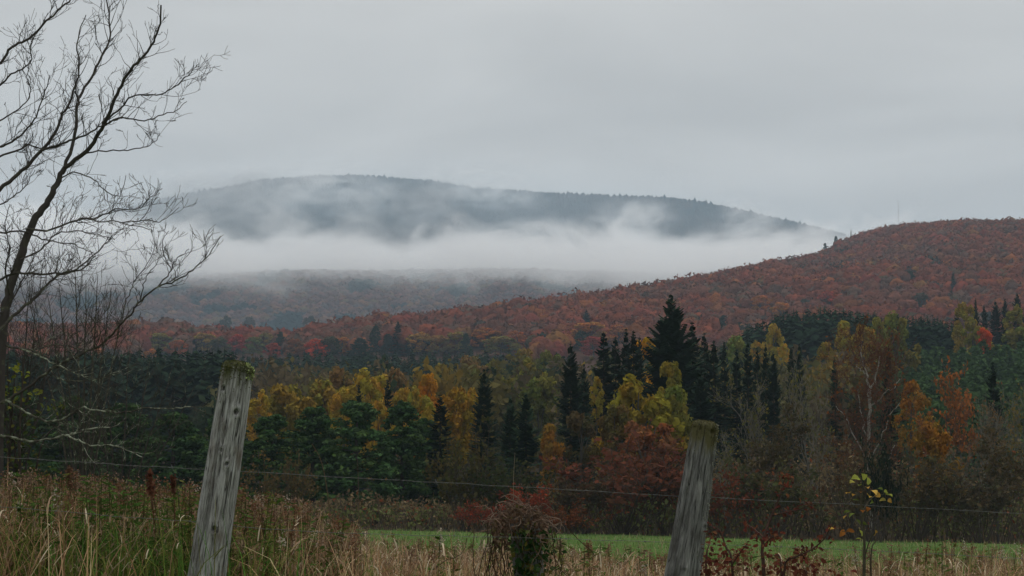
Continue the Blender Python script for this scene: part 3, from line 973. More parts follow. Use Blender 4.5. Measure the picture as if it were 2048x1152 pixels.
    ('barerust', 'bare_hardwood', 'tree', 1565, 800, 150, 118, (.07, .06, .03), 'low tangled bare tree between the two grey ones'),
    ('barerust', 'maple_tree', 'maple', 1905, 716, 130, 150, (.27, .105, .035), 'orange brown maple with thinning crown right of the birch'),
    ('thin', 'maple_tree', 'maple', 1820, 752, 70, 140, (.25, .125, .03), 'orange yellow half bare tree between birch and maple'),
    ('round', 'maple_tree', 'maple', 1866, 834, 76, 118, (.25, .125, .026), 'small orange yellow tree below the orange brown maple'),
    ('bare', 'bare_hardwood', 'tree', 2030, 742, 130, 132, OLV, 'grey bare tree at the right picture edge'),
    ('bare', 'bare_hardwood', 'tree', 1952, 768, 140, 124, TAN, 'grey bare tree below the orange brown maple'),
    ('barerust', 'bare_hardwood', 'tree', 1990, 850, 150, 114, (.08, .065, .03), 'low brown thicket tree near the right picture edge'),
    ('barerust', 'bare_hardwood', 'tree', 1700, 860, 130, 114, (.11, .06, .03), 'low rust brown tree at the foot of the white barked birch'),
    ('bare', 'bare_hardwood', 'tree', 1450, 850, 130, 114, OLG, 'low grey thicket tree beside the second fence post'),
]
# trees picked out along the foot of the hill and on it
HILL = [
    ('round', 316, 672, 54, OLV, 9, 'olive crown behind the tips of the bare tree'),
    ('round', 303, 703, 30, ORG, 8, 'small orange crown at the near end of the plantation edge'),
    ('round', 355, 686, 36, (.30, .09, .04), 8, 'red orange crown left of the yellow tree above the plantation'),
    ('round', 408, 672, 48, (.27, .17, .035), 9, 'yellow tree above the plantation, left of the fence post'),
    ('spruce', 388, 686, 22, SPR, 8, 'tiny dark conifer in front of the yellow tree above the plantation'),
    ('round', 440, 680, 34, (.09, .085, .04), 9, 'dull green crown between the yellow and the crimson tree'),
    ('round', 475, 675, 34, (.34, .05, .04), 9, 'crimson crown above the weathered post'),
    ('round', 508, 680, 36, OLG, 9, 'dull green crown right of the crimson one'),
    ('round', 535, 672, 36, (.20, .15, .045), 9, 'pale yellow green crown left of a dark conifer'),
    ('pine', 561, 669, 22, SPR, 10, 'dark round conifer in the row above the plantation'),
    ('round', 546, 692, 28, (.30, .06, .04), 7, 'small crimson crown under the dark round conifer'),
    ('round', 590, 684, 36, (.22, .09, .045), 8, 'russet crown right of the dark round conifer'),
    ('round', 634, 684, 38, (.46, .07, .03), 8, 'bright scarlet crown in the row above the plantation'),
    ('round', 662, 678, 38, (.07, .07, .04), 9, 'dark olive crown right of the bright scarlet one'),
    ('round', 685, 680, 34, (.33, .13, .04), 8, 'orange crown right of the dark olive one'),
    ('pine', 720, 682, 48, (.02, .034, .022), 9, 'dark green rounded pine at the plantation top'),
    ('pine', 751, 656, 26, SPR, 11, 'dark conifer standing up left of the slender one'),
    ('pine', 776, 673, 28, (.025, .034, .026), 9, 'low dark conifer beneath the slender one'),
    ('spire', 796, 644, 16, SPR, 13, 'slender dark conifer standing tallest in the row'),
    ('spruce', 820, 676, 26, SPR, 8, 'small dark conifer right of the slender one'),
    ('round', 838, 670, 46, (.30, .16, .04), 9, 'yellow orange crown right of the small dark conifer'),
    ('round', 878, 676, 40, (.22, .13, .045), 8, 'tan crown midway along the plantation top'),
    ('round', 914, 669, 40, (.20, .15, .04), 9, 'olive yellow crown near the right end of the plantation top'),
    ('pine', 932, 672, 22, SPR, 9, 'dark conifer near the right end of the plantation top'),
    ('round', 973, 661, 56, (.34, .125, .035), 9, 'broad orange crown at the right end of the plantation top'),
    ('round', 1002, 678, 62, (.18, .14, .04), 8, 'olive gold crown under the broad orange one'),
    ('round', 620, 630, 28, (.045, .05, .035), 10, 'dark green crown alone on the low ridge of the red hill'),
    ('round', 453, 630, 26, (.045, .05, .035), 9, 'dark green crown on the ridge above the crimson tree'),
    ('round', 500, 632, 24, (.06, .055, .04), 9, 'grey green crown on the ridge, right of the darker one'),
    ('round', 1180, 643, 66, (.33, .145, .04), 11, 'broad orange crown on the hill above the dark spruce clump'),
    ('round', 1237, 649, 46, (.36, .125, .035), 10, 'orange crown touching the thinnest spruce spire'),
    ('round', 1163, 660, 26, (.06, .09, .04), 8, 'green crown in front of the broad orange one'),
    ('round', 1187, 672, 42, (.28, .055, .045), 9, 'crimson crown just above the dark spruce clump'),
    ('round', 1034, 668, 40, (.33, .11, .04), 9, 'orange red crown left of the lone pointed spruce'),
    ('spruce', 1173, 622, 22, SPR, 10, 'small dark conifer alone on the red hillside'),
    ('pine', 1447, 630, 26, SPR, 9, 'dark conifer on the red hillside right of the tallest spruce'),
    ('round', 1520, 591, 40, (.36, .13, .04), 10, 'orange crown above the left end of the knoll'),
    ('round', 1563, 604, 38, (.36, .15, .045), 10, 'golden orange crown just above the knoll'),
    ('round', 1657, 582, 34, (.36, .07, .04), 10, 'red orange crown on the hillside above the knoll'),
    ('pine', 1820, 542, 24, SPR, 9, 'dark bluish conifer halfway up the red hill'),
    ('spruce', 1906, 545, 14, SPR, 13, 'lone dark conifer spire high on the red hill'),
    ('round', 1842, 585, 30, (.09, .08, .06), 9, 'grey dome shaped crown low on the red hill'),
    ('pine', 1672, 472, 13, SPR, 9, 'dark tree leaning over the steep left edge of the hilltop'),
    ('spruce', 1702, 458, 12, SPR, 11, 'dark conifer at the top of the steep left edge of the hill'),
    ('pine', 1650, 486, 11, SPR, 8, 'small dark tree low on the steep left edge of the hilltop'),
]
for kind, name, cat, px, top, w, Y, colr, lab in TREES:
    if name in ('poplar_tree', 'maple_tree'): colr = tuple(c * k for c, k in zip(colr, (1.15, 1.18, 1.1)))
    grp = {'spruce_tree': 'spruces in the wood', 'pine_tree': 'green pines behind the meadow', 'poplar_tree': 'yellow and olive poplars', 'maple_tree': 'red and orange maples', 'bare_hardwood': 'bare trees at the wood edge'}[name]
    plant(name, lab, cat, kind, px, top, w, Y, colr, grp, bark=(.16, .15, .13) if kind == 'bare' else None, twig=(.165, .15, .12) if kind == 'bare' else (.15, .105, .075))
HILL_SPOTS = []
for kind, px, top, w, colr, hh, lab in HILL:
    nm, ct = {'round': ('hardwood_tree', 'tree'), 'spruce': ('conifer_tree', 'conifer'), 'spire': ('conifer_tree', 'conifer'), 'pine': ('conifer_tree', 'conifer')}[kind]
    e = plant(nm, lab, ct, kind, px, top - (8 if px < 1040 and top > 655 else 2), w * 1.25, None, tuple(c * (1.25 if max(colr) > .1 else 1) for c in colr), 'single trees picked out on the hill', height=hh)
    HILL_SPOTS.append((e.location.x, e.location.y, w * m_per_px(e.location.y), 600 if px < 1040 and top > 655 else e.location.y - 40))

# the rust red hardwoods on the hill
r = np.random.default_rng(12)
x, y = jitter_grid(-420, 520, 655, 1560, 5.2, r)
yr_ = np.interp(x, _hp[:, 0], _hp[:, 1])
k = (y < yr_ + 12) & (np.abs(x) < 0.285 * y + 8)
for hx, hy, hw, y0_ in HILL_SPOTS:      # room in front of and around the trees that stand out
    k &= ~((np.abs(x - hx * y / hy) < hw * .7) & (y > y0_) & (y < hy + 4))
x, y = x[k], y[k]; z = hill_z(x, y)
s = r.uniform(2.0, 4.0, len(x)) * (1 + .35 * (r.random(len(x)) > .92)) * (1 - .14 * sstep(900, 1300, y))
pal = [(.235, .068, .038), (.195, .064, .040), (.275, .098, .035), (.145, .088, .068), (.22, .055, .040), (.29, .14, .04), (.10, .085, .05), (.022, .036, .030)]
C = palette(r, len(x), pal, [7, 7, 2.2, 4, 2.6, .5, .8, .35])
# stands of one colour run together
stand = fbm(x / 34 + 9, y / 60 + 3)
g_ = np.clip((stand - .5) * 5, 0, 1)[:, None] * .6; C = C * (1 - g_) + np.array([.145, .085, .066]) * g_
g_ = np.clip((.48 - stand) * 5, 0, 1)[:, None] * .5; C = C * (1 - g_) + np.array([.235, .072, .036]) * g_
mb = MB()
zz = s * r.uniform(.85, 1.25, len(x))
C = C * r.uniform(.76, 1.10, (len(x), 1)) * np.array([1.0, .95, .90])
for sel, pro in ((y < 900, lump_protos(9, 2, 30, 6)), (y >= 900, lump_protos(9, 1, 16, 8))):
    scatter_mesh(mb, pro, np.stack([x, y, z + 3.2 + s * .3], -1)[sel], np.stack([s, s, zz], -1)[sel], C[sel], r, .12)
tag(mb.build('hill_forest', M_WOODLAND, smooth=True), 'rust red and brown hardwoods covering the hill', 'forest', kind='stuff')

# white barked birch
def birch():
    r = np.random.default_rng(17); Y = 119.0
    base = at(1742, 985, Y); base[2] = float(land_z(base[0], Y)) - .1
    e = empty('birch_tree', base, 'white barked birch with forked pale limbs and rust brown twigs', 'birch')
    k = m_per_px(Y)

    def pt(px, py, dy=0.0):
        return at(px, py, Y + dy) - base
    tr = MB(); tw = MB(); lv = MB()
    limbs = [([(1742, 1060), (1741, 1000), (1738, 930), (1736, 850), (1738, 800)], 6.0, 4.4, 0),
             ([(1738, 800), (1735, 765), (1730, 745), (1726, 720), (1724, 690)], 4.0, 1.5, .3),
             ([(1738, 805), (1744, 775), (1752, 750), (1756, 735), (1760, 712)], 3.6, 1.4, -.4),
             ([(1737, 815), (1765, 792), (1785, 775), (1800, 758)], 2.4, 1.0, -.8),
             ([(1730, 748), (1722, 740), (1712, 728)], 1.8, .8, .5),
             ([(1737, 900), (1728, 850), (1720, 810), (1716, 780)], 2.6, 1.2, .9),
             ([(1740, 930), (1712, 880), (1695, 840), (1672, 812)], 2.4, 1.0, 1.0),
             ([(1740, 920), (1765, 870), (1780, 835), (1800, 805)], 2.2, 1.0, -1.1),
             ([(1742, 990), (1715, 930), (1690, 880)], 2.2, 1.2, .4), ([(1742, 990), (1768, 940), (1790, 890)], 2.2, 1.2, -.4)]
    tips = []
    for pxs, r0, r1, dy in limbs:
        n = len(pxs)
        P = resample([pt(a, b, dy * i / (n - 1)) for i, (a, b) in enumerate(pxs)], 12)
        P[1:-1] += r.normal(size=(10, 3)) * .05
        tube(tr, P, np.linspace(r0, r1, 12) * k * .68, 6)
        for q in range(10):
            i = r.integers(3, 12); d = rot_rows(r.normal(size=3) * .8 + np.array([0, 0, .9]))
            for pts, rd, dep in branch_paths(r, P[i], d, r.uniform(1.0, 2.4), .022, 2, .6, .08, (3, 5), 5, .14):
                tube(tw, pts, np.maximum(rd, .012), 3); tips += [pts[-1], pts[len(pts) // 2]]
    tips = np.array(tips)
    leaf_cloud(lv, r, tips, np.full(len(tips), .22), 800, .10, [(1, 1, 1), (1.3, 1, .7), (.8, .7, .7)])
    tr.build('trunk', M_FARBARK, e).color = (.33, .31, .27, 1)
    tw.build('twigs', M_FARBARK, e).color = (.12, .06, .04, 1)
    lv.build('leaves', M_LEAF, e).color = (.17, .075, .03, 1)


birch()

# bushes along the wood edge that can be told apart
SHRUBS = [
    (1245, 905, 230, 110, (.135, .052, .036), 'big dark red bush behind the second fence post'),
    (1330, 915, 130, 111, (.14, .06, .036), 'red bush directly behind the second fence post'),
    (1052, 978, 90, 108, (.24, .050, .028), 'scarlet bush rising behind the vine covered post'),
    (965, 1028, 70, 107, (.20, .045, .028), 'low scarlet bush left of the vine covered post'),
    (1135, 1020, 80, 107, (.19, .065, .03), 'low orange red bush right of the vine covered post'),
    (1165, 950, 110, 109, (.08, .055, .035), 'dull brown bush left of the big dark red bush'),
    (1440, 960, 110, 109, (.17, .055, .035), 'reddish bush just right of the second fence post'),
    (1760, 905, 60, 104, (.014, .022, .014), 'black green bush behind the yellow leaved sapling'),
    (1540, 930, 150, 109, (.075, .072, .035), 'olive brown bush behind the dark red leaved shrub'),
    (1830, 930, 150, 109, (.085, .065, .035), 'brown bush right of the yellow leaved sapling'),
    (930, 900, 130, 112, (.07, .062, .025), 'olive bush below the golden poplar'),
    (1010, 930, 120, 111, (.045, .052, .022), 'dark olive bush left of the scarlet bush'),
    (560, 935, 90, 109, (.10, .075, .035), 'tan bush just right of the weathered left post'),
    (1738, 935, 100, 106, (.10, .075, .04), 'rusty brown bush at the foot of the white barked birch'),
    (1960, 950, 150, 108, (.075, .06, .038), 'dull brown bush near the right picture edge'),
]
for px, top, w, Y, colr, lab in SHRUBS:
    plant('bush', lab, 'bush', 'shrub', px, top, w, Y, colr, 'bushes along the wood edge', bark=(.075, .06, .05))

# ------------------------------------------------------------------ plantations and the fill of the wood (masses)
def conifer_mass(name, label, px0, px1, Y0, Y1, step, hfun, colr, seed, protos, wide=1.0, keep=None):
    r = np.random.default_rng(seed); mb = MB()
    x, y = jitter_grid((px0 - 1024) / FPX * Y1 - 20, (px1 - 1024) / FPX * Y1 + 20, Y0, Y1, step, r)
    p = px_of(x, y); k = (p > px0) & (p < px1)
    if keep is not None: k &= keep(p, y)
    x, y, p = x[k], y[k], p[k]; z = land_z(x, y)
    h = hfun(p, y) * r.uniform(.93, 1.06, len(x))
    C = np.array(colr) * r.uniform(.7, 1.3, (len(x), 1))
    scatter_mesh(mb, protos, np.stack([x, y, z - .2], -1), np.stack([h * wide, h * wide, h], -1), C, r, .25)
    return tag(mb.build(name, M_NEEDLE), label, 'plantation', kind='stuff')


def needle_cones(k, seed, width=.26, tiers=13, per=12):
    """Conifer crowns as tiers of drooping sprays, height 1."""
    r = np.random.default_rng(seed); out = []
    for _ in range(k):
        mb = MB(); cen, ax, ay = [], [], []
        for t in range(tiers):
            f = t / tiers; R = width * (1 - f) ** .8 + .02
            for b in range(int(per * (1 - .4 * f))):
                a = r.uniform(0, 6.283); L = R * r.uniform(.7, 1.15)
                d = np.array([math.cos(a), math.sin(a), -.45]); s = np.array([-math.sin(a), math.cos(a), 0])
                cen.append(d * L * .55 + np.array([0, 0, .14 + .84 * f + r.uniform(-.03, .03)])); ax.append(s * L * .45); ay.append(d * L * .6)
        quads(mb, np.array(cen), np.array(ax), np.array(ay), np.ones((len(cen), 3)))
        v = np.concatenate([mb.V[0], [[.014, 0, .86], [-.014, 0, .86], [0, 0, .99], [0, .014, .86]]])
        f = np.vstack([mb.F[0], [[len(v) - 4, len(v) - 3, len(v) - 2, len(v) - 1]]])
        out.append((v, f))
    return out


NC = needle_cones(6, 131)
def leafy_cones(k, n, seed):
    """Soft young conifers: small sprays over a rounded cone, height 1."""
    r2 = np.random.default_rng(seed); out = []
    for _ in range(k):
        q = MB(); t = r2.random(n) ** .8; a = r2.uniform(0, 6.283, n)
        R = .36 * (1.03 - t) ** .7 * np.sqrt(r2.uniform(.45, 1.1, n)) * (1 + .16 * np.sin(a * 3 + t * 9))
        c = np.stack([np.cos(a) * R, np.sin(a) * R, .05 + t * .95], -1)
        d = rot_rows(np.stack([np.cos(a), np.sin(a), r2.uniform(-.5, .6, n)], -1)); e = rot_rows(np.cross(d, rand_unit(r2, n))); s2 = r2.uniform(.025, .06, (n, 1))
        quads(q, c, e * s2 * .7, d * s2, np.ones((n, 3))); out.append((q.V[0], q.F[0]))
    return out


NCW = leafy_cones(6, 300, 132)
conifer_mass('dark_plantation', 'dark blue green conifer plantation in a long band below the red hill', -140, 1052, 250, 525, 4.3,
             lambda p, y: np.full(len(p), 15.0), (.024, .042, .026), 141, NC,
             keep=lambda p, y: (y < 525 - 60 * sstep(950, 1060, p)) & (y > np.where(p < 470, 250, np.where(p < 1000, 400, 455))))


def knoll_h(p, y):
    top = np.interp(p, [1440, 1470, 1520, 1560, 1640, 1720, 1800, 1880, 1930], [690, 668, 640, 622, 612, 618, 624, 632, 645])
    need = np.array([at(a, b, c)[2] for a, b, c in zip(p, top, y)]) - land_z((p - 1024) / FPX * y, y)
    return np.clip(need, 4, 22)


conifer_mass('knoll_plantation', 'dark conifer stand crowning the knoll below the red hill', 1440, 1925, 372, 412, 3.4, knoll_h, (.024, .044, .026), 142, NC)
conifer_mass('young_plantation', 'soft green young conifer plantation on the slope under the knoll', 1600, 2160, 185, 346, 3.9,
             lambda p, y: 8.5 + .6 * sstep(230, 330, y), (.060, .104, .038), 143, NCW,
             keep=lambda p, y: p > 1760 - 0.9 * (y - 185) * 0.9)

# mixed crowns that close the gaps between the trees above
r = np.random.default_rng(151); mb = MB()
x, y = jitter_grid(-130, 120, 195, 410, 7.8, r)
p = px_of(x, y); k = (p > 430) & (p < 1500) & ((p > 1000) | (y < 315)) | (p >= 1500) & (p < 1800) & (y < 300); x, y, p = x[k], y[k], p[k]
z = land_z(x, y); s = r.uniform(2.5, 4.0, len(x))
C = palette(r, len(x), [(.12, .10, .035), (.09, .085, .035), (.11, .085, .05), (.19, .13, .03), (.03, .045, .025)], [4, 4, 3, 1.2, 2])
def leaf_protos(k, n, seed):
    r2 = np.random.default_rng(seed); out = []
    for _ in range(k):
        q = MB(); cen = rand_unit(r2, 16) * r2.uniform(.3, .85, (16, 1)); cen[:, 2] = cen[:, 2] * 1.5 + .3
        leaf_cloud(q, r2, cen, r2.uniform(.28, .5, 16), n, .14, [(1, 1, 1)], .3)
        out.append((q.V[0], q.F[0]))
    return out


scatter_mesh(mb, leaf_protos(8, 300, 61), np.stack([x, y, z + s * 1.5], -1), np.stack([s, s, s * 1.25], -1), C * r.uniform(.75, 1.25, (len(x), 1)), r, .3)
tag(mb.build('woodland', M_LEAF), 'mixed olive and brown wood between the poplars and the plantation', 'woodland', kind='stuff')

# undergrowth: brush and saplings along the wood edge, and the dark floor behind it
r = np.random.default_rng(152); mb = MB()
x, y = jitter_grid(-42, 44, 108, 150, 1.15, r)
p = px_of(x, y); k = (p > -150) & (p < 2200) & (y > 109 + 2.5 * (fbm(x / 4, x * 0) - .5)); x, y, p = x[k], y[k], p[k]
z = land_z(x, y)
tone = fbm(x / 5 + 3, y / 9)
for i in range(len(x)):
    hgt = r.uniform(1.3, 3.2) * (.55 + .85 * float(sstep(800, 1500, p[i]))) * (0.45 + 1.1 * tone[i])
    nb = 2 if y[i] < 118 else 1
    for q in range(nb):
        a = r.uniform(0, 6.283); d = np.array([math.cos(a) * .35, math.sin(a) * .35, 1.0])
        pts = np.array([[x[i], y[i], z[i] - .1], np.array([x[i], y[i], z[i]]) + d * hgt * .55, np.array([x[i], y[i], z[i]]) + d * hgt + np.array([r.uniform(-.3, .3), 0, -.05])])
        tube(mb, pts, [.03, .02, .01], 3, np.array([.085, .068, .05]) * r.uniform(.6, 1.5))
nl = 46000
i = r.integers(0, len(x), nl); hh = r.uniform(.0, 1, nl) ** .8
R = 1.1
P_ = np.stack([x[i] + r.normal(size=nl) * .55, y[i] + r.normal(size=nl) * .5, z[i] + .1 + hh * (1.2 + 2.4 * tone[i]) * (.5 + .95 * sstep(800, 1500, p[i])) * (.4 + 1.2 * tone[i])], -1)
pal = np.where((tone[i] > .52)[:, None], np.array([.155, .115, .062]), np.array([.115, .125, .045]))
cols = pal * r.uniform(.55, 1.5, (nl, 1))
rd = r.random(nl) < .06; cols[rd] = np.array([.22, .07, .03]) * r.uniform(.6, 1.3, (rd.sum(), 1))
nr = rand_unit(r, nl); a = rot_rows(np.cross(nr, rand_unit(r, nl))); b = np.cross(nr, a); s = r.uniform(.07, .19, (nl, 1))
quads(mb, P_, a * s * .6, b * s, cols)
tag(mb.build('undergrowth', M_LEAF), 'brown and olive brush along the edge of the wood', 'undergrowth', kind='stuff')

# ------------------------------------------------------------------ fence
def wood_mat(name, c_dark, c_mid, c_light, stain, moss, moss_z):
    """Weathered split wood: streaks run along the post (object space), stains in patches, moss near the top end."""
    m, n, l = new_mat(name)
    out = n.new('ShaderNodeOutputMaterial')
    tc = n.new('ShaderNodeTexCoord')
    mp = n.new('ShaderNodeMapping'); mp.inputs['Scale'].default_value = (120, 120, 9)
    l.new(tc.outputs['Object'], mp.inputs['Vector'])
    n1 = n.new('ShaderNodeTexNoise'); n1.inputs['Scale'].default_value = 1.0; n1.inputs['Detail'].default_value = 8; n1.inputs['Roughness'].default_value = .72
    l.new(mp.outputs[0], n1.inputs['Vector'])
    r1 = n.new('ShaderNodeValToRGB')
    e = r1.color_ramp.elements
    e[0].position, e[0].color = .33, (*c_dark, 1); e[1].position, e[1].color = .70, (*c_light, 1)
    k = e.new(.5); k.color = (*c_mid, 1)
    l.new(n1.outputs['Fac'], r1.inputs['Fac'])
    mp2 = n.new('ShaderNodeMapping'); mp2.inputs['Scale'].default_value = (14, 14, 7)
    l.new(tc.outputs['Object'], mp2.inputs['Vector'])
    n2 = n.new('ShaderNodeTexNoise'); n2.inputs['Scale'].default_value = 1.0; n2.inputs['Detail'].default_value = 3
    l.new(mp2.outputs[0], n2.inputs['Vector'])
    r2 = n.new('ShaderNodeMapRange'); r2.inputs['From Min'].default_value = .56; r2.inputs['From Max'].default_value = .72
    r2.inputs['To Max'].default_value = .7
    l.new(n2.outputs['Fac'], r2.inputs['Value'])
    m1 = n.new('ShaderNodeMix'); m1.data_type = 'RGBA'
    l.new(r2.outputs[0], m1.inputs['Factor']); l.new(r1.outputs['Color'], m1.inputs[6]); m1.inputs[7].default_value = (*stain, 1)
    # bleached bare wood in long patches
    mp4 = n.new('ShaderNodeMapping'); mp4.inputs['Scale'].default_value = (26, 26, 5); mp4.inputs['Location'].default_value = (3, 1, 2)
    l.new(tc.outputs['Object'], mp4.inputs['Vector'])
    n4 = n.new('ShaderNodeTexNoise'); n4.inputs['Scale'].default_value = 1.0; n4.inputs['Detail'].default_value = 5; n4.inputs['Roughness'].default_value = .6
    l.new(mp4.outputs[0], n4.inputs['Vector'])
    r4 = n.new('ShaderNodeMapRange'); r4.inputs['From Min'].default_value = .55; r4.inputs['From Max'].default_value = .70; r4.inputs['To Max'].default_value = .75
    l.new(n4.outputs['Fac'], r4.inputs['Value'])
    m4 = n.new('ShaderNodeMix'); m4.data_type = 'RGBA'
    l.new(r4.outputs[0], m4.inputs['Factor']); l.new(m1.outputs[2], m4.inputs[6]); m4.inputs[7].default_value = (*[min(.62, c * 1.25) for c in c_light], 1)
    m1 = m4
    # moss grows down from the end grain in uneven tongues
    sp = n.new('ShaderNodeSeparateXYZ'); l.new(tc.outputs['Object'], sp.inputs[0])
    mp3 = n.new('ShaderNodeMapping'); mp3.inputs['Scale'].default_value = (30, 30, 9)
    l.new(tc.outputs['Object'], mp3.inputs['Vector'])
    n3 = n.new('ShaderNodeTexNoise'); n3.inputs['Scale'].default_value = 1.0; n3.inputs['Detail'].default_value = 4
    l.new(mp3.outputs[0], n3.inputs['Vector'])
    ad = n.new('ShaderNodeMath'); ad.operation = 'MULTIPLY_ADD'; ad.inputs[1].default_value = .22
    l.new(n3.outputs['Fac'], ad.inputs[0]); l.new(sp.outputs['Z'], ad.inputs[2])
    r3 = n.new('ShaderNodeMapRange'); r3.inputs['From Min'].default_value = moss_z + .08; r3.inputs['From Max'].default_value = moss_z + .15
    l.new(ad.outputs[0], r3.inputs['Value'])
    m2 = n.new('ShaderNodeMix'); m2.data_type = 'RGBA'
    l.new(r3.outputs[0], m2.inputs['Factor']); l.new(m1.outputs[2], m2.inputs[6]); m2.inputs[7].default_value = (*moss, 1)
    # drying checks: hair cracks that follow the grain
    mp5 = n.new('ShaderNodeMapping'); mp5.inputs['Scale'].default_value = (46, 46, 1.5); mp5.inputs['Location'].default_value = (7, 2, 5)
    l.new(tc.outputs['Object'], mp5.inputs['Vector'])
    n5 = n.new('ShaderNodeTexNoise'); n5.inputs['Scale'].default_value = 1.0; n5.inputs['Detail'].default_value = 2
    l.new(mp5.outputs[0], n5.inputs['Vector'])
    sb = n.new('ShaderNodeMath'); sb.operation = 'SUBTRACT'; sb.inputs[1].default_value = .5; l.new(n5.outputs['Fac'], sb.inputs[0])
    ab = n.new('ShaderNodeMath'); ab.operation = 'ABSOLUTE'; l.new(sb.outputs[0], ab.inputs[0])
    r5 = n.new('ShaderNodeMapRange'); r5.inputs['From Min'].default_value = .022; r5.inputs['From Max'].default_value = .008; r5.inputs['To Max'].default_value = .85
    l.new(ab.outputs[0], r5.inputs['Value'])
    m5 = n.new('ShaderNodeMix'); m5.data_type = 'RGBA'
    l.new(r5.outputs[0], m5.inputs['Factor']); l.new(m2.outputs[2], m5.inputs[6]); m5.inputs[7].default_value = (*[c * .45 for c in c_dark], 1)
    m2 = m5
    bs = n.new('ShaderNodeBsdfPrincipled'); bs.inputs['Roughness'].default_value = .9
    bs.inputs['Specular IOR Level'].default_value = .15
    l.new(m2.outputs[2], bs.inputs['Base Color'])
    bp = n.new('ShaderNodeBump'); bp.inputs['Strength'].default_value = .7; bp.inputs['Distance'].default_value = .006
    l.new(n1.outputs['Fac'], bp.inputs['Height']); l.new(bp.outputs[0], bs.inputs['Normal'])
    bp.inputs['Strength'].default_value = 1.0; bp.inputs['Distance'].default_value = .012
    l.new(bs.outputs[0], out.inputs['Surface'])
    return m


def flat_mat(name, col, rough=.8, metal=0.0):
    m, n, l = new_mat(name)
    out = n.new('ShaderNodeOutputMaterial'); bs = n.new('ShaderNodeBsdfPrincipled')
    no = n.new('ShaderNodeTexNoise'); no.inputs['Scale'].default_value = 60
    g = n.new('ShaderNodeNewGeometry'); l.new(g.outputs['Position'], no.inputs['Vector'])
    rp = n.new('ShaderNodeValToRGB')
    rp.color_ramp.elements[0].color = (*[c * .6 for c in col], 1); rp.color_ramp.elements[1].color = (*[min(1, c * 1.35) for c in col], 1)
    l.new(no.outputs['Fac'], rp.inputs['Fac']); l.new(rp.outputs['Color'], bs.inputs['Base Color'])
    bs.inputs['Roughness'].default_value = rough; bs.inputs['Metallic'].default_value = metal
    l.new(bs.outputs[0], out.inputs['Surface'])
    return m


M_WIRE = flat_mat('old_wire', (.13, .13, .125), .65, .3)
M_MOSS = foliage_mat('moss_tufts', .2)


def fence_post(label, top, bottom, w_top, w_bot, Y, mat, grooves, knots, seed, slant):
    """A split round post: a dense tube with grooves, knot holes and a rounded, slanting end."""
    r = np.random.default_rng(seed)
    T, B = at(*top, Y), at(*bottom, Y)
    ax = T - B; L = np.linalg.norm(ax)
    k = m_per_px(Y); R0, R1 = w_bot * k / 2 * .88, w_top * k / 2 * .9
    e = empty('fence_post', B, label, 'fence post', 'fence posts')
    e.rotation_euler = Vector((0, 0, 1)).rotation_difference(Vector(ax)).to_euler()
    ns, nr = 96, 170
    th = np.arange(ns) / ns * 2 * math.pi
    # height lines: dense over the rounded end
    s = np.concatenate([np.linspace(0, 1, nr), np.ones(12)]); V = []
    for i in range(nr + 12):
        cap = max(0, i - nr + 1) / 12
        R = R0 + (R1 - R0) * s[i]
        z = L * s[i]
        rad = R * (1 + .05 * np.cos(2 * th + .6) + .035 * np.cos(3 * th + 1.9 + s[i]) + .02 * np.sin(5 * th + 3 * s[i]))
        rad = rad + R * .035 * (vnoise(th / 6.2832 * 40 + seed, np.full(ns, z * 22)) - .5) + R * .03 * (vnoise(th / 6.2832 * 9 + 20 * seed, np.full(ns, z * 6)) - .5) * 2 * np.sin(th / 2) ** .5
        for (a0, dep, wid, s0, s1, drift) in grooves:
            if s0 <= s[i] <= s1:
                c = a0 + drift * (s[i] - s0) + .06 * math.sin(s[i] * 14 + a0 * 3) + .03 * math.sin(s[i] * 41 + a0)
                d = (th - c + math.pi) % (2 * math.pi) - math.pi
                ends = min(1, (s[i] - s0) * 14, (s1 - s[i]) * 14 if s1 < 1 else 1)
                rad = rad - dep * R * max(0, ends) * np.exp(-(d / wid) ** 2)
        for (a0, s0, size, dep) in knots:
            d = ((th - a0 + math.pi) % (2 * math.pi) - math.pi) * R; q = (s[i] - s0) * L
            g2 = (d * d + (q * .8) ** 2)
            rad = rad + .009 * np.exp(-g2 / (size * 3.0) ** 2) - dep * 1.3 * np.exp(-(g2 / size ** 2) ** 1.5)
        shrink = math.cos(cap * math.pi / 2) ** .6 if cap < 1 else 0.02
        x, yv = np.cos(th) * rad * shrink, np.sin(th) * rad * shrink
        zz = z + math.sin(cap * math.pi / 2) * R * .55 + slant * x * (s[i] > .999) + (.010 * (vnoise(th * 2.2 + seed, np.full(ns, cap * 5.)) - .5) if cap > 0 else 0)
        V.append(np.stack([x, yv, np.broadcast_to(zz, x.shape)], -1))
    V = np.array(V); n = len(V)
    i = np.arange(n - 1)[:, None] * ns; j = np.arange(ns)[None]; kk = (j + 1) % ns
    F = np.stack([i + j, i + kk, i + ns + kk, i + ns + j], -1).reshape(-1, 4)
    mb = MB(); mb.add(V.reshape(-1, 3), F)
    mb.build('shaft', mat, e, smooth=True)
    return e, L, R1, V


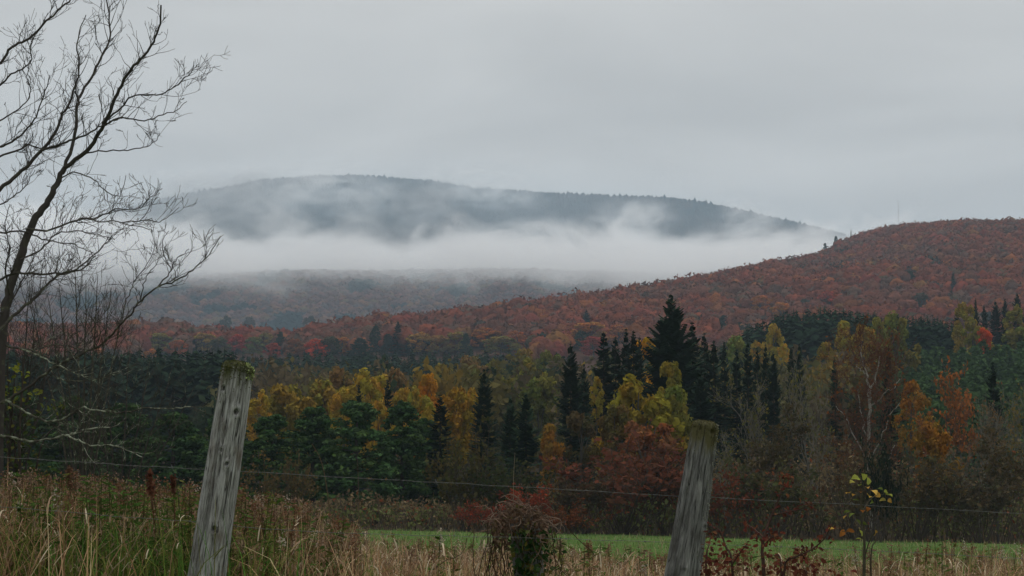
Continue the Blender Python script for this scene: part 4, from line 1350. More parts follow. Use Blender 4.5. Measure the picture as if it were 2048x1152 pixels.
def moss_on(e, V, n, seed, lo, cols, side=None, size=.008, spread=6.0):
    """Tufts hugging the head of the post, thinning out downwards; with `side`, flecks along one flank."""
    r = np.random.default_rng(seed)
    if side is not None:
        ring = V[lo:].reshape(-1, 3); ring = ring[side(ring)]
        P = ring[r.integers(0, len(ring), n)]
    else:
        i = np.where(r.random(n) < .55, r.integers(168, len(V) - 1, n), np.clip(170 - r.exponential(spread, n), 120, 170).astype(int))
        P = V[i, r.integers(0, V.shape[1], n)]
    P = P + r.normal(size=(n, 3)) * .0015
    d = rot_rows(rot_rows(P * np.array([1, 1, 0]) + 1e-4) * .5 + np.array([0, 0, -.2]) + r.normal(size=(n, 3)) * .5 + np.array([0, 0, .5]) * (P[:, 2:3] > V[169, 0, 2]))
    a = rot_rows(np.cross(d, rand_unit(r, n))); s = size * r.uniform(.5, 1.5, (n, 1))
    mb = MB(); quads(mb, P + d * s * .3, a * s * .6, d * s, np.array(cols)[r.integers(0, len(cols), n)] * r.uniform(.7, 1.3, (n, 1)))
    return mb


FRONT = -math.pi / 2
M_POST1 = wood_mat('weathered_grey_wood', (.07, .065, .060), (.31, .305, .295), (.60, .595, .58), (.12, .085, .062), (.095, .10, .045), 1.155)
M_POST2 = wood_mat('dark_grey_wood', (.055, .055, .054), (.165, .165, .16), (.31, .31, .30), (.06, .055, .047), (.12, .11, .055), .895)
p1, L1, R1_, V1 = fence_post('weathered grey leaning fence post with mossy top, left of the field', (476, 740), (394, 1285), 68, 86, 8.4, M_POST1,
                             [(FRONT - .62, .34, .085, 0, .93, .12), (FRONT - .9, .10, .06, 0, .8, .1), (FRONT + .55, .10, .05, .45, 1.0, .1), (FRONT - .1, .08, .05, .55, 1.0, .15),
                              (FRONT + .2, .05, .04, .1, .6, -.1), (FRONT - .35, .07, .04, .3, .85, .05), (FRONT + .95, .09, .07, .0, .7, .05), (1.2, .2, .1, 0, 1, .1)],
                             [(FRONT + .42, .845, .0085, .035), (FRONT - .75, .925, .008, .03), (FRONT + .15, .415, .0085, .03), (FRONT - .2, .205, .0085, .035), (FRONT - .2, .70, .006, .018), (FRONT + .3, .655, .006, .018), (FRONT - .5, .80, .006, .02)],
                             5, -.06)
moss_on(p1, V1, 2000, 1, 167, [(.085, .09, .03), (.11, .105, .04), (.06, .075, .025)], None, .0036, 4.0).build('moss', M_MOSS, p1)
q_ = moss_on(p1, V1, 70, 2, 164, [(.34, .42, .16), (.42, .46, .24)], lambda v: (v[:, 0] > R1_ * .55) & (v[:, 1] < .02), .008)
q_.build('lichen', M_MOSS, p1)
p2, L2, R2_, V2 = fence_post('dark grey leaning fence post with pale lichen edge, right of the centre', (1410, 856), (1348, 1262), 56, 86, 9.4, M_POST2,
                             [(FRONT - .85, .28, .13, .25, .72, .1), (FRONT - 1.1, .15, .1, 0, .5, .0), (FRONT + .1, .05, .05, .2, .9, .1), (FRONT + .7, .07, .05, .0, .8, .0), (FRONT - .4, .06, .05, .1, .95, .1), (1.4, .2, .1, 0, 1, .1)],
                             [(FRONT + .9, .52, .007, .02), (FRONT + .55, .985, .010, .03), (FRONT + .0, .3, .006, .012)], 9, -.02)
moss_on(p2, V2, 1500, 3, 160, [(.105, .095, .04), (.13, .115, .055), (.08, .085, .035)], None, .0034, 5.0).build('moss', M_MOSS, p2)
moss_on(p2, V2, 420, 4, 60, [(.30, .31, .26), (.24, .25, .2), (.16, .17, .12)], lambda v: (v[:, 0] > R2_ * .72) & (v[:, 1] < .03), .0045).build('lichen', M_MOSS, p2)


def barbed_wire(label, pts, seed, barb_px):
    r = np.random.default_rng(seed)
    P0 = np.array([at(a, b, Y) for a, b, Y in pts])
    e = empty('barbed_wire', P0[0], label, 'wire', 'barbed wires of the fence')
    P = resample(P0, 420) - P0[0]
    P[:, 2] += .004 * (vnoise(np.linspace(0, 60, 420) + seed, np.zeros(420)) - .5)
    t = np.arange(420) * .9
    for ph in (0, math.pi):
        mb = MB(); Q = P.copy(); Q[:, 1] += np.cos(t + ph) * .0010; Q[:, 2] += np.sin(t + ph) * .0010
        tube(mb, Q, .00072, 5); mb.build('strand', M_WIRE, e, smooth=True)
    for bp in barb_px:
        i = int(np.argmin(np.abs(P[:, 0] + P0[0][0] - np.interp(bp, [q[0] for q in pts], P0[:, 0]))))
        c = P[i]; mb = MB(); a = r.uniform(0, 3)
        ring = np.array([[math.sin(w) * .0 + (w / 6.28 - 1) * .0045, math.cos(w) * .0032, math.sin(w) * .0032] for w in np.linspace(0, 4 * math.pi, 22)])
        tube(mb, c + ring, .0011, 4)
        for sgn in (-1, 1):
            d = rot_rows(np.array([.4 * sgn, math.sin(a) * .8, math.cos(a) * sgn]))
            tube(mb, [c + d * .002, c + d * .010, c + d * .019], [.0012, .0011, .0003], 4)
        mb.build('barb', M_WIRE, e)
    return e


barbed_wire('upper barbed wire strand running behind both leaning posts',
            [(-90, 908, 8.2), (60, 918, 8.35), (250, 930, 8.42), (440, 941, 8.49), (500, 944, 8.51), (760, 959, 8.8), (1024, 973, 9.1), (1345, 992, 9.47), (1420, 995, 9.5), (1760, 1012, 9.9), (2140, 1032, 10.3)], 1,
            [60, 345, 598, 870, 1150, 1455, 1700, 1930])
barbed_wire('lower barbed wire strand just above the dead grass',
            [(-90, 1006, 8.2), (60, 1018, 8.35), (250, 1034, 8.42), (420, 1046, 8.49), (560, 1060, 8.55), (800, 1070, 8.8), (1024, 1075, 9.02), (1345, 1085, 9.47), (1420, 1088, 9.5), (1760, 1102, 9.9), (2140, 1122, 10.3)], 2,
            [110, 380, 728, 905, 1130, 1290, 1560])


# the third post, short and overgrown
def vine_post():
    r = np.random.default_rng(33); Y = 9.25
    B = at(1062, 1240, Y); B[2] = float(ground_z(B[0], Y))
    e = empty('overgrown_post', B, 'short fence post buried under a tangle of brown vines and green leaves', 'fence post', 'fence posts')
    k = m_per_px(Y)
    H = at(1045, 1035, Y)[2] - B[2]
    mb = MB(); path = resample([(0, 0, 0), (-.01, 0, H * .5), (-.03, 0, H)], 30)
    ang = np.arange(24) / 24 * 6.2832
    V = []
    for i, p in enumerate(path):
        R = .068 * (1 + .10 * np.cos(2 * ang + i * .02) + .05 * (vnoise(ang * 3, np.full(24, i * .5)) - .5)) * (1 if i < 28 else .82)
        V.append(np.stack([p[0] + np.cos(ang) * R, p[1] + np.sin(ang) * R, np.full(24, p[2])], -1))
    V = np.array(V); ii = np.arange(29)[:, None] * 24; j = np.arange(24)[None]; kk = (j + 1) % 24
    mb.add(np.concatenate([V.reshape(-1, 3), [path[-1] + np.array([0, 0, .015])]]), [np.stack([ii + j, ii + kk, ii + 24 + kk, ii + 24 + j], -1).reshape(-1, 4), np.stack([29 * 24 + np.arange(24), 29 * 24 + (np.arange(24) + 1) % 24, np.full(24, 30 * 24)], -1)])
    mb.build('shaft', M_POST2, e, smooth=True)

    def pt(px, py, dy=0.0): return at(px, py, Y + dy) - B
    # tangle of dead vines over the head of the post
    vin = MB()
    for i in range(170):
        u = r.uniform(-1, 1)
        c = pt(1038 + u * 54, 1006 + 42 * u * u + abs(r.normal(0, 20)), r.uniform(-.16, .1))
        n = 8; d = rand_unit(r, 1)[0] * np.array([1, .7, .8]) + np.array([0, 0, .25]); P = [c]
        for _ in range(n):
            d = rot_rows(d + r.normal(size=3) * .42 + np.array([0, 0, -.2])); P.append(P[-1] + d * .019)
        tube(vin, P, np.linspace(.0028, .0013, n + 1), 4, np.array([.24, .17, .13]) * r.uniform(.45, 1.4))
    for i in range(40):    # stems hanging down the sides
        c = pt(r.normal(1045, 48), r.uniform(1030, 1080), r.uniform(-.14, .08)); P = [c]; d = np.array([r.normal() * .2, r.normal() * .1, -1.0])
        for _ in range(6):
            d = rot_rows(d + r.normal(size=3) * .22); P.append(P[-1] + d * .05)
        tube(vin, P, .0022, 4, np.array([.11, .075, .05]) * r.uniform(.5, 1.3))
    vin.build('vines', M_GRASS, e)
    lv = MB(); n = 900
    cx = 1040 + r.uniform(-1, 1, n) * 56; cyy = 1010 + 42 * ((cx - 1040) / 56) ** 2 + np.abs(r.normal(0, 34, n))
    P = np.array([pt(a, b, r.uniform(-.17, .1)) for a, b in zip(cx, cyy)])
    dn = rand_unit(r, n); a = rot_rows(np.cross(dn, rand_unit(r, n))); b = np.cross(dn, a); s = r.uniform(.006, .014, (n, 1))
    cols = palette(r, n, [(.17, .10, .07), (.19, .13, .09), (.11, .07, .048), (.14, .12, .045)], [4, 3, 3, 1.5])
    quads(lv, P, a * s * .7, b * s, cols * r.uniform(.6, 1.3, (n, 1)))
    lv.build('dead_leaves', M_LEAF, e)
    gl = MB(); n = 420
    P = np.array([pt(r.normal(1062, 22), r.uniform(1060, 1180), r.uniform(-.16, -.05)) for _ in range(n)])
    dn = rot_rows(rand_unit(r, n) + np.array([0, -.7, .3])); a = rot_rows(np.cross(dn, rand_unit(r, n))); b = np.cross(dn, a); s = r.uniform(.008, .019, (n, 1))
    quads(gl, P, a * s * .75, b * s, palette(r, n, [(.028, .06, .02), (.045, .085, .028), (.10, .12, .04), (.14, .12, .03)], [5, 3, 1, 1]) * r.uniform(.7, 1.3, (n, 1)))
    gl.build('green_leaves', M_LEAF, e)


vine_post()

# ------------------------------------------------------------------ bare tree at the left
def limb_mesh(mb, rng, pts, r0, r1, Y, dy, lichen, twigs, base, twig_len=(.06, .24), n=None, depth=2):
    n = n or max(10, len(pts) * 4); m = len(pts)
    P = resample([at(a, b, Y + dy * i / (m - 1)) - base for i, (a, b) in enumerate(pts)], n)
    P[1:-1] += rng.normal(size=(n - 2, 3)) * .0035
    k = m_per_px(Y)
    rad = np.linspace(r0, r1, n) * .76 * k
    tube(mb, P, rad, 7, np.full((n, 3), lichen))
    L = np.linalg.norm(np.diff(P, axis=0), axis=1).sum()
    tan = rot_rows(np.gradient(P, axis=0))
    for _ in range(int(L * twigs * 2.1)):
        i = int(rng.uniform(.12, .93) * (n - 1)); side = rng.normal(size=3); side -= tan[i] * side.dot(tan[i]); side /= np.linalg.norm(side)
        d = tan[i] * .55 + side * .75 + np.array([0, 0, .28])
        for q, rd, dep in branch_paths(rng, P[i], d, rng.uniform(*twig_len), min(rad[i] * .6, .0030), depth, .55, .085, (1, 3), 6, .15, (.35, .65), .2):
            tube(mb, q, np.maximum(rd, .0012), 3, np.full((len(q), 3), lichen * rng.uniform(.3, 1.1)))
    return P


def bare_tree():
    r = np.random.default_rng(44); Y = 11.0
    base = at(-14, 1240, Y); base[2] = float(ground_z(base[0], Y)) - .05
    e = empty('bare_tree', base, 'bare leaning tree with lichen flecked twigs at the left picture edge', 'tree')
    limbs = [  # points, r0, r1 (px), depth drift, lichen, twigs per metre, part
        ([(-14, 1240), (-10, 1060), (-2, 860), (2, 700), (8, 640), (18, 590), (40, 520), (55, 470), (75, 430), (95, 405), (112, 370), (130, 335)], 17, 7.0, .3, .02, 2.5, 'trunk'),
        ([(130, 335), (175, 300), (200, 260), (215, 235), (235, 185), (250, 155), (275, 125), (300, 95), (315, 60), (322, 10)], 6.0, 2.2, -.5, .0, 11, 'limb'),
        ([(130, 335), (148, 275), (155, 215), (160, 190), (185, 150), (205, 110), (220, 75), (216, 20), (212, -40)], 5.0, 1.6, .5, .0, 11, 'limb'),
        ([(-60, 430), (0, 378), (40, 345), (85, 300), (110, 265), (125, 230), (140, 205), (152, 170), (158, 130), (155, 80), (172, 30)], 6.0, 1.2, .4, .05, 11, 'limb'),
        ([(85, 300), (130, 285), (170, 270), (205, 250), (235, 240)], 3.4, 1.4, -.3, .06, 10, 'limb'),
        ([(212, 240), (245, 212), (270, 191), (318, 190), (348, 174), (378, 148), (388, 122)], 2.6, .9, -.4, .03, 9, 'limb'),
        ([(202, 254), (240, 235), (290, 240), (330, 227), (352, 222), (374, 203)], 2.4, .8, .3, .03, 10, 'limb'),
        ([(165, 306), (200, 302), (250, 300), (285, 295), (310, 284), (318, 263)], 2.2, .8, .2, .03, 8, 'limb'),
        ([(-30, 160), (5, 120), (30, 90), (60, 75), (90, 45), (120, 20), (145, -5), (160, -30)], 4.0, 2.0, .2, .0, 9, 'limb'),
        ([(-30, 200), (0, 170), (30, 145), (60, 125), (62, 90), (75, 60)], 3.0, 1.0, -.2, .0, 9, 'limb'),
        ([(-20, 320), (40, 300), (55, 290), (92, 297), (130, 290)], 3.0, 1.2, .5, .05, 12, 'limb'),
        ([(-30, 300), (10, 290), (50, 262), (75, 225), (90, 180), (100, 150)], 3.2, 1.0, -.5, .04, 11, 'limb'),
        ([(52, 458), (100, 460), (150, 440), (185, 440), (240, 445), (300, 460)], 3.0, 1.0, -.4, .10, 12, 'limb'),
        ([(185, 440), (230, 420), (270, 420), (290, 405), (325, 377)], 2.0, .8, -.3, .08, 10, 'limb'),
        ([(240, 446), (290, 440), (325, 440), (358, 415)], 1.8, .7, .3, .06, 8, 'limb'),
        ([(-10, 468), (40, 462), (90, 480), (150, 490), (190, 508)], 2.6, .9, .5, .10, 12, 'limb'),
        ([(118, 358), (150, 345), (190, 362), (215, 385), (240, 392), (252, 350)], 2.0, .8, .2, .08, 9, 'limb'),
        ([(-10, 568), (30, 546), (100, 548), (150, 540), (200, 500), (225, 470)], 3.4, 1.2, -.5, .08, 13, 'limb'),
        ([(-10, 672), (29, 629), (67, 597), (97, 567), (126, 547), (164, 538), (190, 513)], 5.0, 1.6, .4, .10, 12, 'limb'),
        ([(2, 806), (43, 783), (94, 744), (126, 725), (164, 708), (205, 687), (223, 670), (243, 646), (264, 626), (281, 602), (316, 573), (351, 563), (381, 544), (410, 517), (424, 500), (441, 472)], 4.2, 1.0, -.6, .14, 9, 'limb'),
        ([(316, 573), (342, 540), (352, 520), (378, 498)], 2.0, .8, .2, .05, 7, 'limb'),
        ([(342, 540), (328, 510), (326, 480), (338, 462)], 1.6, .7, -.2, .05, 7, 'limb'),
        ([(243, 646), (252, 600), (272, 560), (300, 520), (310, 490)], 1.8, .7, .3, .08, 10, 'limb'),
        ([(281, 602), (290, 560), (312, 530), (322, 500)], 1.5, .6, -.3, .06, 9, 'limb'),
        ([(10, 690), (60, 700), (110, 690), (160, 698), (195, 705)], 2.6, 1.0, .5, .12, 11, 'limb'),
        ([(39, 697), (78, 713), (113, 729), (156, 750), (187, 756)], 2.6, 1.0, -.5, .26, 10, 'limb'),
        ([(100, 735), (110, 752), (130, 760), (180, 762), (220, 752), (240, 745)], 2.0, .9, -.3, .26, 12, 'limb'),
        ([(10, 800), (31, 811), (62, 830), (94, 842), (129, 838), (152, 822), (168, 815), (195, 822), (250, 824), (296, 815), (340, 818), (378, 815), (412, 824)], 3.4, 1.0, -.5, .24, 9, 'limb'),
        ([(0, 870), (35, 877), (78, 881), (129, 871), (152, 865), (183, 857), (226, 854), (250, 836)], 3.6, 1.2, .3, .26, 8, 'limb'),
        ([(129, 871), (156, 881), (180, 890), (218, 890), (250, 898), (286, 915)], 2.6, 1.0, -.4, .30, 8, 'limb'),
        ([(-20, 640), (20, 610), (40, 570), (60, 530), (70, 500)], 3.0, 1.0, .6, .05, 12, 'limb'),
        ([(20, 590), (10, 540), (20, 500), (10, 450), (20, 410)], 2.6, .9, -.5, .04, 12, 'limb'),
        ([(40, 520), (80, 500), (110, 470), (150, 462), (200, 470), (230, 480)], 2.4, .9, .4, .08, 12, 'limb'),
        ([(-20, 415), (20, 400), (50, 372), (70, 340)], 2.2, .8, .3, .05, 12, 'limb'),
        ([(-20, 250), (10, 235), (40, 215), (60, 190), (55, 150), (60, 120)], 2.4, .8, .3, .03, 10, 'limb'),
    ]
    for pts, r0, r1, dy, li, tw, nm in limbs:
        mb = MB()
        limb_mesh(mb, r, pts, r0, r1, Y, dy, li, tw, base)
        mb.build(nm, M_LICHEN, e, smooth=True)


bare_tree()


def bare_sapling(label, px, ground_px, tops, Y, seed, r0, lich):
    """A many stemmed leafless shrub behind the bare tree."""
    r = np.random.default_rng(seed)
    base = at(px, ground_px, Y); base[2] = float(ground_z(base[0], Y)) - .05
    by = 985 + (EYE[2] - base[2]) * FPX / Y
    e = empty('bare_sapling', base, label, 'sapling', 'leafless saplings by the bare tree')
    for tx, ty in tops:
        mb = MB(); mx = px + (tx - px) * .35
        limb_mesh(mb, r, [(px + r.uniform(-6, 6), by), (mx, by + (ty - by) * .45), (px + (tx - px) * .75, by + (ty - by) * .78), (tx, ty)], r0, .8, Y, r.uniform(-.5, .5), lich, 6, base, (.12, .42))
        mb.build('stem', M_LICHEN, e, smooth=True)


bare_sapling('grey green leafless sapling with fanning stems behind the bare tree', 165, 1180, [(150, 520), (196, 548), (118, 570), (222, 575), (172, 560), (245, 610), (95, 590), (60, 600)], 14.5, 71, 4.2, .13)
bare_sapling('low leafless bush tangled under the bare tree branches', 235, 1180, [(180, 700), (260, 690), (300, 720), (345, 735), (215, 760), (390, 770), (140, 740)], 15.5, 72, 2.6, .10)
bare_sapling('dark leafless stems crowding the foot of the bare tree', 25, 1180, [(15, 660), (48, 690), (70, 640), (5, 720), (92, 720), (60, 560), (110, 650)], 12.5, 73, 3.6, .0)


def leafy_sapling(name, label, cat, stems, leaves, Y, seed, bark, leaf_shape=(.62, 1.0), single=False):
    """Stems along picture-measured curves; leaves: (px, py, size m, colour) each a folded blade with a stalk."""
    r = np.random.default_rng(seed)
    bx, by = stems[0][0][0]
    base = at(bx, by, Y); base[2] = float(ground_z(base[0], Y)) - .03
    e = empty(name, base, label, cat)
    mb = MB()
    allp = []
    for pts, r0, r1, dy in stems:
        m = len(pts); pts = list(pts)
        P = np.array([at(a, b, Y + dy * i / (m - 1)) - base for i, (a, b) in enumerate(pts)])
        if pts[0][1] >= 1150: P[0, 2] = 0
        P = resample(P, 14); allp.append(P)
        tube(mb, P, np.linspace(r0, r1, 14) * m_per_px(Y), 6, np.array(bark) * r.uniform(.8, 1.2))
    allp = np.concatenate(allp)
    mb.build('stems', M_BARK, e, smooth=True)
    lb = MB(); nl = []
    for (px, py, sz, col) in leaves:
        c = at(px, py, Y + r.uniform(-.10, .10)) - base
        j = int(np.argmin(np.linalg.norm(allp - c, axis=1))); d = c - allp[j]; ln = np.linalg.norm(d)
        d = rot_rows(d + np.array([r.normal() * .02, -.02, -.012])) if ln > 1e-4 else np.array([1.0, 0, 0])
        side = rot_rows(np.cross(d, rand_unit(r, 1)[0] * .6 + np.array([0, -.5, .6]))); up = np.cross(side, d)
        tube(mb, [allp[j], c - d * sz * .5], .0007, 3, np.array(bark))
        w, h = sz * leaf_shape[0] * .5, sz * leaf_shape[1] * .5
        f = up * w * .45
        q = r.uniform(.85, 1.15, 7)
        V = [c - d * h, c - d * h * .6 + side * w * .75 * q[0] + f * .7, c + side * w * q[1] + f, c + d * h * .55 * q[2] + side * w * .62 + f * .5, c + d * h - up * h * .3,
             c + d * h * .55 * q[3] - side * w * .62 + f * .5, c - side * w * q[4] + f, c - d * h * .6 - side * w * .75 * q[5] + f * .7, c + d * h * .05]
        lb.add(V, np.array([[i, (i + 1) % 8, 8] for i in range(8)]), np.array(col) * r.uniform(.75, 1.25))
        if single:      # large leaves: each a part of its own
            lb.build('leaf', M_LEAF, e); lb = MB()
    if not single: lb.build('leaves', M_LEAF, e)
    return e


# dark red leaved shrub right of the second post
rr = np.random.default_rng(55)
st = [([(1527, 1200), (1528, 1150), (1524, 1100), (1530, 1068), (1542, 1034), (1556, 1002), (1566, 968)], 4.5, 1.2, .1),
      ([(1545, 1030), (1580, 1024), (1606, 1016), (1628, 1006)], 1.6, .8, -.1),
      ([(1526, 1075), (1508, 1058), (1486, 1044)], 1.8, .8, .1), ([(1528, 1090), (1542, 1076), (1560, 1072)], 1.5, .8, -.1),
      ([(1560, 1180), (1568, 1140), (1590, 1115), (1622, 1100), (1648, 1078), (1662, 1052)], 2.6, .9, -.15),
      ([(1470, 1190), (1464, 1130), (1452, 1095), (1440, 1062), (1424, 1052)], 3.0, .9, .1), ([(1464, 1130), (1480, 1105), (1494, 1088)], 1.6, .8, -.1),
      ([(1410, 1190), (1412, 1130), (1418, 1090), (1422, 1070)], 2.4, .9, .15), ([(1556, 1150), (1562, 1132), (1548, 1110)], 2.6, 1.2, .1),
      ([(1566, 968), (1572, 950)], 1.0, .6, 0), ([(1600, 1115), (1606, 1095)], 1.0, .6, 0), ([(1590, 1190), (1612, 1150), (1636, 1130)], 2, .8, .1)]
lv = []
for pts, r0, r1, dy in st:
    P = resample([(a, b, 0) for a, b in pts], 24)
    for q in P[5:]:
        for _ in range(rr.integers(1, 4)):
            if q[1] < 1175:
                lv.append((q[0] + rr.normal() * 9, q[1] + rr.normal() * 8, rr.uniform(.014, .030), [(.11, .032, .025), (.14, .042, .028), (.075, .028, .022), (.17, .075, .04)][rr.integers(0, 4)]))
for q in range(70):
    lv.append((1408 + abs(rr.normal(0, 48)), rr.uniform(1100, 1170), rr.uniform(.018, .04), [(.12, .036, .026), (.15, .05, .03), (.085, .03, .022)][rr.integers(0, 3)]))
for q in range(50):
    lv.append((rr.normal(1590, 40), rr.uniform(1120, 1175), rr.uniform(.018, .04), [(.12, .036, .026), (.15, .05, .03), (.085, .03, .022)][rr.integers(0, 3)]))
leafy_sapling('red_shrub', 'dark red leaved shrub in the grass right of the second fence post', 'shrub', st, lv, 8.6, 56, (.075, .045, .038))

# sapling with the last yellow leaves
st = [([(1722, 1210), (1728, 1150), (1729, 1090), (1726, 1040), (1722, 1000), (1728, 965)], 4.0, 1.2, 0),
      ([(1728, 1120), (1738, 1085), (1750, 1062)], 1.6, .8, -.1), ([(1726, 1020), (1745, 995), (1770, 988)], 1.4, .7, .1), ([(1727, 1060), (1712, 1040), (1700, 1020)], 1.2, .7, .1),
      ([(1727, 1075), (1704, 1066), (1684, 1062)], 1.2, .7, -.1), ([(1745, 1180), (1742, 1120), (1752, 1080)], 2.2, .9, .1)]
Yg, Yo, Or, Gr = (.30, .32, .07), (.42, .25, .06), (.28, .11, .03), (.12, .15, .04)
lv = [(1712, 957, .075, Yg), (1728, 953, .06, Yg), (1736, 962, .055, Yg), (1704, 964, .05, (.4, .36, .09)), (1748, 984, .07, (.55, .36, .09)), (1755, 990, .055, Yo), (1738, 992, .06, (.42, .28, .06)),
      (1722, 984, .05, Or), (1708, 990, .05, (.35, .2, .05)), (1696, 986, .045, Yo), (1778, 990, .06, Yg), (1772, 984, .05, Yg), (1765, 1000, .05, (.3, .25, .07)), (1780, 1001, .045, Yo),
      (1694, 1024, .05, Gr), (1704, 1030, .055, Gr), (1690, 1034, .04, Yo), (1726, 1022, .055, Or), (1736, 1018, .05, Or), (1716, 1044, .05, Gr), (1730, 1048, .05, Gr), (1700, 1063, .06, Or), (1684, 1066, .055, Or),
      (1662, 1058, .045, Yo), (1752, 1066, .06, Yo), (1722, 1066, .05, Yg), (1718, 1078, .045, Yg), (1712, 1000, .045, Gr), (1744, 1004, .045, Gr), (1735, 975, .05, Yo), (1760, 978, .045, Gr), (1719, 970, .05, Yg)]
leafy_sapling('young_sapling', 'thin sapling holding a few yellow and orange leaves, right of the red shrub', 'sapling', st, [(a, b, c * .72, d) for a, b, c, d in lv], 8.9, 57, (.07, .062, .045), (.7, 1.0), True)

# yellow green leaves on stems at the left edge
st = [([(12, 1220), (14, 1000), (22, 860), (30, 740)], 4.0, 1.2, .1), ([(44, 1220), (42, 1000), (40, 860), (48, 720)], 3.5, 1.2, -.1), ([(70, 1220), (66, 1010), (80, 900), (110, 850)], 3.0, 1.0, .1), ([(30, 1220), (30, 900), (8, 760)], 3.0, 1.0, .1)]
lv = []
for cx, cyy, sx, sy, n, cols in ((36, 740, 12, 8, 14, [(.22, .22, .035), (.15, .17, .03)]), (28, 785, 18, 18, 40, [(.17, .16, .03), (.10, .12, .025)]), (118, 812, 18, 10, 22, [(.13, .15, .025), (.09, .11, .025)]), (75, 785, 8, 6, 8, [(.12, .13, .03)]),
                                 (35, 900, 28, 60, 150, [(.03, .05, .018), (.05, .07, .022), (.10, .10, .03)]), (60, 980, 35, 30, 120, [(.035, .055, .02), (.05, .08, .022)])):
    for _ in range(n):
        lv.append((rr.normal(cx, sx), rr.normal(cyy, sy), rr.uniform(.02, .042), cols[rr.integers(0, len(cols))]))
leafy_sapling('young_sapling', 'leafy dark stems with a few yellow green leaves below the bare tree', 'sapling', st, lv, 12.0, 58, (.05, .042, .036))

# ------------------------------------------------------------------ grass
def blades(mb, rng, B, h, az, lean, curl, w, col, nod=.35):
    """Curved tapering blades, eight triangles each."""
    t = np.array([0, .38, .68, .88, 1.0]); n = len(B)
    dx = np.stack([np.cos(az), np.sin(az), np.zeros(n)], -1)
    out = (lean[:, None] * t + curl[:, None] * t ** 3)
    zz = t[None] - nod * np.clip(curl, 0, 2)[:, None] * t[None] ** 5
    P = B[:, None] + dx[:, None] * (out * h[:, None])[..., None] + np.array([0, 0, 1.0]) * (zz * h[:, None])[..., None]
    fa = az + rng.uniform(.6, 2.5, n); wd = np.stack([np.cos(fa), np.sin(fa), np.zeros(n)], -1)
    ww = w[:, None] * np.array([.8, 1, .85, .6, .12])
    Lf, Rt = P - wd[:, None] * ww[..., None] * .5, P + wd[:, None] * ww[..., None] * .5
    V = np.stack([Lf, Rt], 2).reshape(n, 10, 3)
    f = np.array([[0, 1, 3, 2], [2, 3, 5, 4], [4, 5, 7, 6], [6, 7, 9, 8]])
    F = (f[None] + (np.arange(n) * 10)[:, None, None]).reshape(-1, 4)
    mb.add(V.reshape(-1, 3), F, np.repeat(col, 10, axis=0))
    return P


GRASS_TOP = ([-200, 0, 150, 300, 480, 600, 680, 760, 900, 1100, 1300, 1450, 1700, 2048, 2300], [955, 955, 958, 968, 985, 1008, 1042, 1070, 1082, 1084, 1108, 1110, 1100, 1092, 1090])


